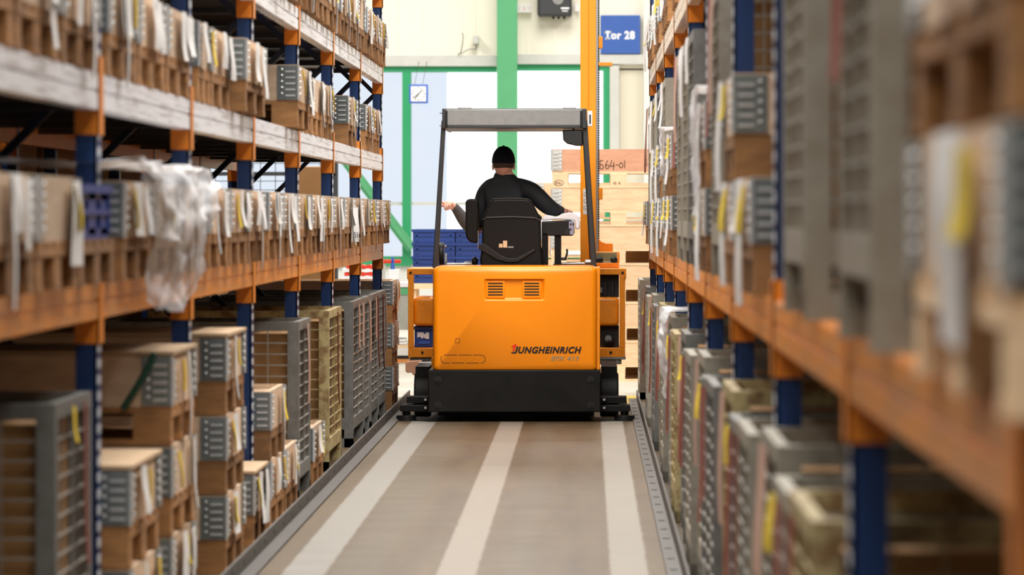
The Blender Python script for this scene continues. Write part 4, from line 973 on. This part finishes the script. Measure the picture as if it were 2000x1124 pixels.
# wheels, roller arms, rollers
for a, b_ in ((810, 842), (1172, 1208)):
    MB().cyl((PX(a, 27.4), 27.4, .16), (PX(b_, 27.4), 27.4, .16), .155, 32).build('load_wheel', 'black_steel', T, .012)
    MB().box(PX(a, 27.4)+.01, PX(b_, 27.4)-.01, 27.3, 28.6, .27, .36).build('wheel_housing', 'black_plastic', T)
yw = 26.88
for s, (a0, a1, b0, b1, r0, r1) in ((-1, (794, 846, 781, 846, 773, 812)), (1, (1167, 1224, 1167, 1231, 1200, 1240))):
    MB().pb(a0, a1, 775.5, 789, yw+.06, .2).build('roller_arm', 'black_plastic', T, .004)
    ar = MB().pb(b0, b1, 792, 804.5, yw, .2).build('roller_arm', 'black_plastic', T, .004)
    cx = PX((r0+r1)/2, yw); rr = (r1-r0)/2/FPX*yw
    MB().cyl((cx, yw+.09, PZ(812, yw)), (cx, yw+.09, PZ(803, yw)), .028, 16).build('roller_axle', 'black_trim', T)
    MB().cyl((cx, yw+.09, PZ(825.5, yw)), (cx, yw+.09, PZ(812.5, yw)), rr, 32).build('guide_roller', 'yellow_green' if False else 'black_trim', T, .006)
    g = MB()
    for py in (781, 797): q = 831 if s < 0 else 1180; g.cyl((PX(q, yw), yw-.01, PZ(py, yw)), (PX(q, yw), yw+.06, PZ(py, yw)), .009, 10)
    g.build('arm_bolts', 'chrome', T)
# wooden block and steel rod at the left of the truck
MB().prism([(PX(a, 28), PZ(b_, 28)) for a, b_ in ((792, 708), (803, 706), (823, 705), (823, 712), (818, 713), (819, 727), (816, 731), (808, 734), (803, 728), (796, 729), (792, 726))], 28.0, 28.12).build('wooden_block', 'collar_pink', T, .004)
g = MB(); g.cyl((PX(818, 28), 27.98, PZ(709, 28)), (PX(850, 28), 27.98, PZ(709, 28)), .007, 10); g.build('steel_rod', 'rod', T)
g = MB(); g.tube([(PX(a, 27.1), 27.1, PZ(b_, 27.1)) for a, b_ in ((900, 806), (901, 818), (899, 822))], .004, 6); g.build('earthing_cable', 'ink', T)

# ---------------------------------------------------------------- people
def skinned(joints, edges, sub=2):
    """joints: name -> (point, radius or (rx, ry)); the first joint is the root"""
    names = list(joints); me = bpy.data.meshes.new('body'); idx = {n: i for i, n in enumerate(names)}
    me.from_pydata([tuple(joints[n][0]) for n in names], [(idx[a], idx[b]) for a, b in edges], [])
    o = bpy.data.objects.new('tmp_body', me); COL.objects.link(o)
    sk = o.modifiers.new('skin', 'SKIN'); sk.use_smooth_shade = True
    if not me.skin_vertices: me.attributes
    for i, n in enumerate(names):
        r = joints[n][1]; r = (r, r) if not isinstance(r, tuple) else r
        o.data.skin_vertices[0].data[i].radius = r
    o.data.skin_vertices[0].data[0].use_root = True
    s = o.modifiers.new('sub', 'SUBSURF'); s.levels = sub; s.render_levels = sub
    dg = bpy.context.evaluated_depsgraph_get(); dg.update()
    out = bpy.data.meshes.new_from_object(o.evaluated_get(dg)); bpy.data.objects.remove(o)
    return out
def hand(J, E, wrist, root, d, up, side, curl, s=1.0, point=False):
    """fingers as chains rooted in the palm: d = hand direction, up = back-of-hand direction, side = towards the thumb"""
    d, up, side = Vector(d).normalized(), Vector(up).normalized(), Vector(side).normalized(); W = Vector(wrist)
    palm = W+d*.045*s; J[root+'_palm'] = (palm, (.027 if point else .021)*s); E.append((root, root+'_palm'))
    for i, ln_ in enumerate((.072, .08, .074, .058)):
        off = side*(.03-.02*i)*s; base = W+d*.082*s+off; c = curl if not (point and i == 0) else .08
        p = [base]; ang = 0; q = base
        for seg in (.45, .32, .23):
            ang += c; q = q+(d*math.cos(ang)-up*math.sin(ang))*ln_*seg*s; p.append(q)
        pv = root+'_palm'
        for k, pt in enumerate(p):
            n = '%s_f%d%d' % (root, i, k); J[n] = (pt, (.0105 if k == 0 else .0095-.001*k)*s); E.append((pv, n)); pv = n
    p = [W+d*.03*s+side*.03*s, W+d*.055*s+side*.048*s-up*.01*s, W+d*.08*s+side*.05*s-up*.02*s]; pv = root+'_palm'
    for k, pt in enumerate(p):
        n = '%s_t%d' % (root, k); J[n] = (pt, (.014-.002*k)*s); E.append((pv, n)); pv = n
def head_parts(mb, c, s, f, cap=False):
    """head around centre c; f = unit facing direction in the ground plane"""
    c = Vector(c); f = Vector(f).normalized(); l = Vector((-f.y, f.x, 0)); up = Vector((0, 0, 1))
    tmp = MB(); tmp.sphere((0, 0, 0), 1, 14)
    vs = []
    for v in tmp.v:
        x, y, z = v                                             # x side, y forward, z up
        wx = .074*(1-.22*max(0, -z)**1.5); dy = .094*(1 if y < 0 else 1.0-.10*max(0, -z)); hz = .118
        yy = y*dy+(.012*max(0, -z) if y > 0 else -.0*z); zz = z*hz
        if y > .6 and -.5 < z < -.1: yy += .004
        vs.append(c+l*(-x*wx*s)+f*(yy*s)+up*(zz*s))
    mb.add(vs, tmp.f, 0)
    def lump(sd, fw, u, r, sc, mi=0):
        t_ = MB(); t_.sphere((0, 0, 0), r, 8, 0, sc); mb.add([c+l*(sd+v[0])*s+f*(fw+v[1])*s+up*(u+v[2])*s for v in t_.v], t_.f, mi)
    lump(0, .098, -.022, .013, (.9, 1.3, 1.7)); lump(0, .094, -.06, .022, (1, .4, .28), 1)
    for q in (-1, 1):
        lump(q*.076, -.008, -.026, .025, (.35, .6, 1.1)); lump(q*.03, .083, .008, .011, (1.2, .7, .8), 2); lump(q*.03, .088, .028, .02, (1, .4, .2), 3)
def paint(me, fn, mats):
    for m in mats: me.materials.append(M[m])
    for p in me.polygons:
        p.material_index = fn(p.center); p.use_smooth = True
def join_into(me, mb, base):
    bm = bmesh.new(); bm.from_mesh(me); t = bpy.data.meshes.new('t'); t.from_pydata([tuple(v) for v in mb.v], [], mb.f)
    t.polygons.foreach_set('material_index', [base[i] for i in mb.m]); t.polygons.foreach_set('use_smooth', [True]*len(t.polygons))
    bm.from_mesh(t); bmesh.ops.recalc_face_normals(bm, faces=bm.faces); bm.to_mesh(me); bm.free(); bpy.data.meshes.remove(t)
def PT(px, py, y): return Vector((PX(px, y), y, PZ(py, y)))
# the driver, seated, back to the camera
yd = 27.92
hc = PT(983.5, 319, yd); 
J = {}; E = []
J['pelvis'] = (Vector((-.555, 27.95, 1.03)), (.165, .12))
J['waist'] = (Vector((-.56, 27.93, 1.19)), (.16, .11)); J['chest'] = (Vector((-.572, 27.92, 1.42)), (.175, .115)); J['upper'] = (PT(987, 372, yd), (.155, .095))
J['neck0'] = (PT(985, 348, yd), (.075, .07)); J['neck1'] = (PT(984, 335, yd+.01), .056); J['skull'] = (PT(984, 318, yd+.015), .06)
E += [('pelvis', 'waist'), ('waist', 'chest'), ('chest', 'upper'), ('upper', 'neck0'), ('neck0', 'neck1'), ('neck1', 'skull')]
J['rs0'] = (PT(1018, 367, yd), .085); J['rs'] = (PT(1037, 372, yd+.01), .078); J['rm'] = (PT(1054, 388, yd-.02), .07); J['re'] = (PT(1072, 406, yd-.04), .066); J['rf'] = (PT(1083, 410, yd+.06), .056); J['rw'] = (PT(1094, 411, yd+.17), .034)
E += [('upper', 'rs0'), ('rs0', 'rs'), ('rs', 'rm'), ('rm', 're'), ('re', 'rf'), ('rf', 'rw')]
hand(J, E, J['rw'][0], 'rw', (.62, .78, -.12), (0, .1, 1), (-.78, .62, 0), .45)
J['ls0'] = (PT(956, 369, yd), .085); J['ls'] = (PT(944, 378, yd+.02), .066); J['lm'] = (PT(938, 408, yd), .055); J['le'] = (PT(934, 436, yd+.03), .05); J['lf'] = (PT(935, 440, yd+.18), .042); J['lw'] = (PT(939, 444, yd+.3), .028)
E += [('upper', 'ls0'), ('ls0', 'ls'), ('ls', 'lm'), ('lm', 'le'), ('le', 'lf'), ('lf', 'lw')]
hand(J, E, J['lw'][0], 'lw', (0, 1, 0), (0, 0, 1), (1, 0, 0), .4)
for s, n in ((-1, 'l'), (1, 'r')):
    x = -.555+s*.1
    J[n+'hip'] = (Vector((x, 28.02, 1.05)), .095); J[n+'thigh'] = (Vector((x+s*.03, 28.25, 1.06)), .08); J[n+'knee'] = (Vector((x+s*.04, 28.45, 1.04)), .06); J[n+'shin'] = (Vector((x+s*.04, 28.5, .8)), .052); J[n+'ankle'] = (Vector((x+s*.04, 28.52, .6)), .04); J[n+'toe'] = (Vector((x+s*.05, 28.68, .565)), .036)
    E += [('pelvis', n+'hip'), (n+'hip', n+'thigh'), (n+'thigh', n+'knee'), (n+'knee', n+'shin'), (n+'shin', n+'ankle'), (n+'ankle', n+'toe')]
me = skinned(J, E)
rw, lw = J['rw'][0], J['lw'][0]; zn = PZ(341, yd)
def driver_mat(c):
    if (c-rw).length < .2 and (c-rw).dot(Vector((.62, .78, -.12))) > .012: return 0
    if (c-lw).length < .2 and c.y > lw.y+.012: return 0
    if c.z > zn and abs(c.x-hc.x) < .11: return 0
    if c.z < 1.13 and c.y > 27.7 and (c.y > 28.03 or c.z < 1.08): return 2 if c.z > .62 else 3
    return 1
paint(me, driver_mat, ['skin', 'jacket', 'trousers', 'ink', 'hair', 'white'])
hb = MB(); head_parts(hb, hc, .98, (-.05, 1, 0)); join_into(me, hb, {0: 0, 1: 0, 2: 3, 3: 4})
D = thing('person', 'seated driver seen from behind in black jacket and black cap', 'person', (-.56, 27.95, 1.0))
for v in me.vertices: v.co -= wpos(D)
me.name = 'body'; link_part('body', me, D)
def shell(c, rx, ry, rz, zmin, n=14, thick=0, e=1.):
    """upper part of an ellipsoid, closed underneath"""
    m = MB(); c = Vector(c); rings = []
    for j in range(n+1):
        t_ = j/n*math.acos(zmin); row_ = []
        for i in range(2*n): u = PI*i/n; row_.append(len(m.v)); st = max(0, math.sin(t_))**e; m.v.append(tuple(c+Vector((rx*st*math.cos(u), ry*st*math.sin(u), rz*(1 if math.cos(t_) > 0 else -1)*abs(math.cos(t_))**e))))
        rings.append(row_)
    for j in range(n):
        for i in range(2*n): k = (i+1) % (2*n); m.f.append((rings[j][i], rings[j+1][i], rings[j+1][k], rings[j][k])); m.m.append(0)
    m.f.append(tuple(rings[-1])); m.m.append(0)
    return m
cp = shell(hc+Vector((0, .0, .004)), .0835, .104, .119, -.03, e=.93); 
cap = cp.build('cap', 'cap', D); capb = MB(); capb.sphere(hc+Vector((0, .0, .123)), .006, 6); capb.build('cap_button', 'cap', cap)
vz = MB(); vz.prismz([(hc.x+.07*math.cos(a), hc.y+.07+.085*math.sin(a)) for a in [PI*k/12 for k in range(13)]], hc.z+.0, hc.z+.008); vz.build('cap_visor', 'cap', cap)
hr = shell(hc+Vector((0, -.012, -.008)), .0765, .088, .05, -.55); hr.build('hair', 'hair', D)
cl = MB(); n = 20
for k, (zz, r) in enumerate(((zn-.035, .083), (zn+.005, .066), (zn+.012, .062), (zn-.0, .058))):
    for i in range(n): a = 2*PI*i/n; cl.v.append((J['neck1'][0].x+r*math.cos(a), J['neck1'][0].y+r*.95*math.sin(a), zz+.006*math.sin(a)))
for k in range(3):
    for i in range(n): j = (i+1) % n; cl.f.append((k*n+i, k*n+j, (k+1)*n+j, (k+1)*n+i)); cl.m.append(0)
cl.build('jacket_collar', 'jacket', D)
sl = MB(); q = PT(1057, 368, yd-.062)
sl.bar(q, q+Vector((.016, .0, -.009)), .004, .003); sl.bar(q+Vector((.016, 0, -.009)), q+Vector((.026, .0, -.006)), .006, .003); sl.build('sleeve_mark', 'yellow', D)
# the colleague who points, almost hidden in front of the truck
yk = 31.2
K = thing('person', 'person mostly hidden ahead of driver, grey sleeve and pointing bare hand', 'person', (PX(985, yk), yk, 0))
J = {}; E = []; x0 = PX(985, yk)
J['pelvis'] = (Vector((x0, yk, .9)), (.15, .11)); J['waist'] = (Vector((x0, yk, 1.05)), (.14, .1)); J['chest'] = (Vector((x0, yk, 1.27)), (.16, .11)); J['upper'] = (Vector((x0, yk, 1.38)), (.13, .09)); J['neck'] = (Vector((x0, yk, 1.49)), .055); J['skull'] = (Vector((x0, yk, 1.56)), .06)
E += [('pelvis', 'waist'), ('waist', 'chest'), ('chest', 'upper'), ('upper', 'neck'), ('neck', 'skull')]
J['as'] = (Vector((x0-.16, yk, 1.39)), .065); J['am'] = (PT(932, 420, yk-.05), .055); J['ae'] = (PT(920, 450, yk-.1), .06); J['af'] = (PT(902, 424, yk-.17), .052); J['aw'] = (PT(887, 403, yk-.22), .036)
E += [('upper', 'as'), ('as', 'am'), ('am', 'ae'), ('ae', 'af'), ('af', 'aw')]
hand(J, E, J['aw'][0], 'aw', (-.55, -.78, .28), (.16, .22, .96), (-.83, .5, 0), 1.25, 1.12, point=True)
J['bs'] = (Vector((x0+.16, yk, 1.39)), .065); J['bm'] = (Vector((x0+.2, yk, 1.24)), .052); J['be'] = (Vector((x0+.2, yk+.02, 1.1)), .045); J['bf'] = (Vector((x0+.17, yk-.08, .98)), .04); J['bw'] = (Vector((x0+.15, yk-.15, .88)), .028)
E += [('upper', 'bs'), ('bs', 'bm'), ('bm', 'be'), ('be', 'bf'), ('bf', 'bw')]
hand(J, E, J['bw'][0], 'bw', (0, -.2, -1), (1, 0, 0), (0, -1, .1), .3)
for s, n in ((-1, 'l'), (1, 'r')):
    x = x0+s*.09
    J[n+'hip'] = (Vector((x, yk, .82)), .09); J[n+'thigh'] = (Vector((x+s*.01, yk, .66)), .075); J[n+'knee'] = (Vector((x+s*.01, yk, .47)), .058); J[n+'calf'] = (Vector((x+s*.01, yk+.01, .32)), .055); J[n+'ankle'] = (Vector((x+s*.01, yk+.02, .09)), .04); J[n+'toe'] = (Vector((x+s*.03, yk-.13, .04)), .035)
    E += [('pelvis', n+'hip'), (n+'hip', n+'thigh'), (n+'thigh', n+'knee'), (n+'knee', n+'calf'), (n+'calf', n+'ankle'), (n+'ankle', n+'toe')]
me = skinned(J, E); aw, bw = J['aw'][0], J['bw'][0]
def mate_mat(c):
    if (c-aw).length < .22 and (c-aw).dot(Vector((-.7, -.2, .5)).normalized()) > .004 and c.x < aw.x+.02: return 0
    if (c-bw).length < .22 and c.z < bw.z: return 0
    if c.z > 1.475 and abs(c.x-x0) < .1: return 0
    if c.z < .93: return 2 if c.z > .1 else 3
    return 1
paint(me, mate_mat, ['skin', 'sweater', 'trousers', 'ink', 'hair', 'white'])
hb = MB(); hk = Vector((x0, yk, 1.60)); head_parts(hb, hk, .93, (-.3, -1, 0)); join_into(me, hb, {0: 0, 1: 0, 2: 3, 3: 4})
for v in me.vertices: v.co -= wpos(K)
me.name = 'body'; link_part('body', me, K)
shell(hk+Vector((.01, .018, .012)), .079, .092, .112, .05).build('hair', 'hair', K)
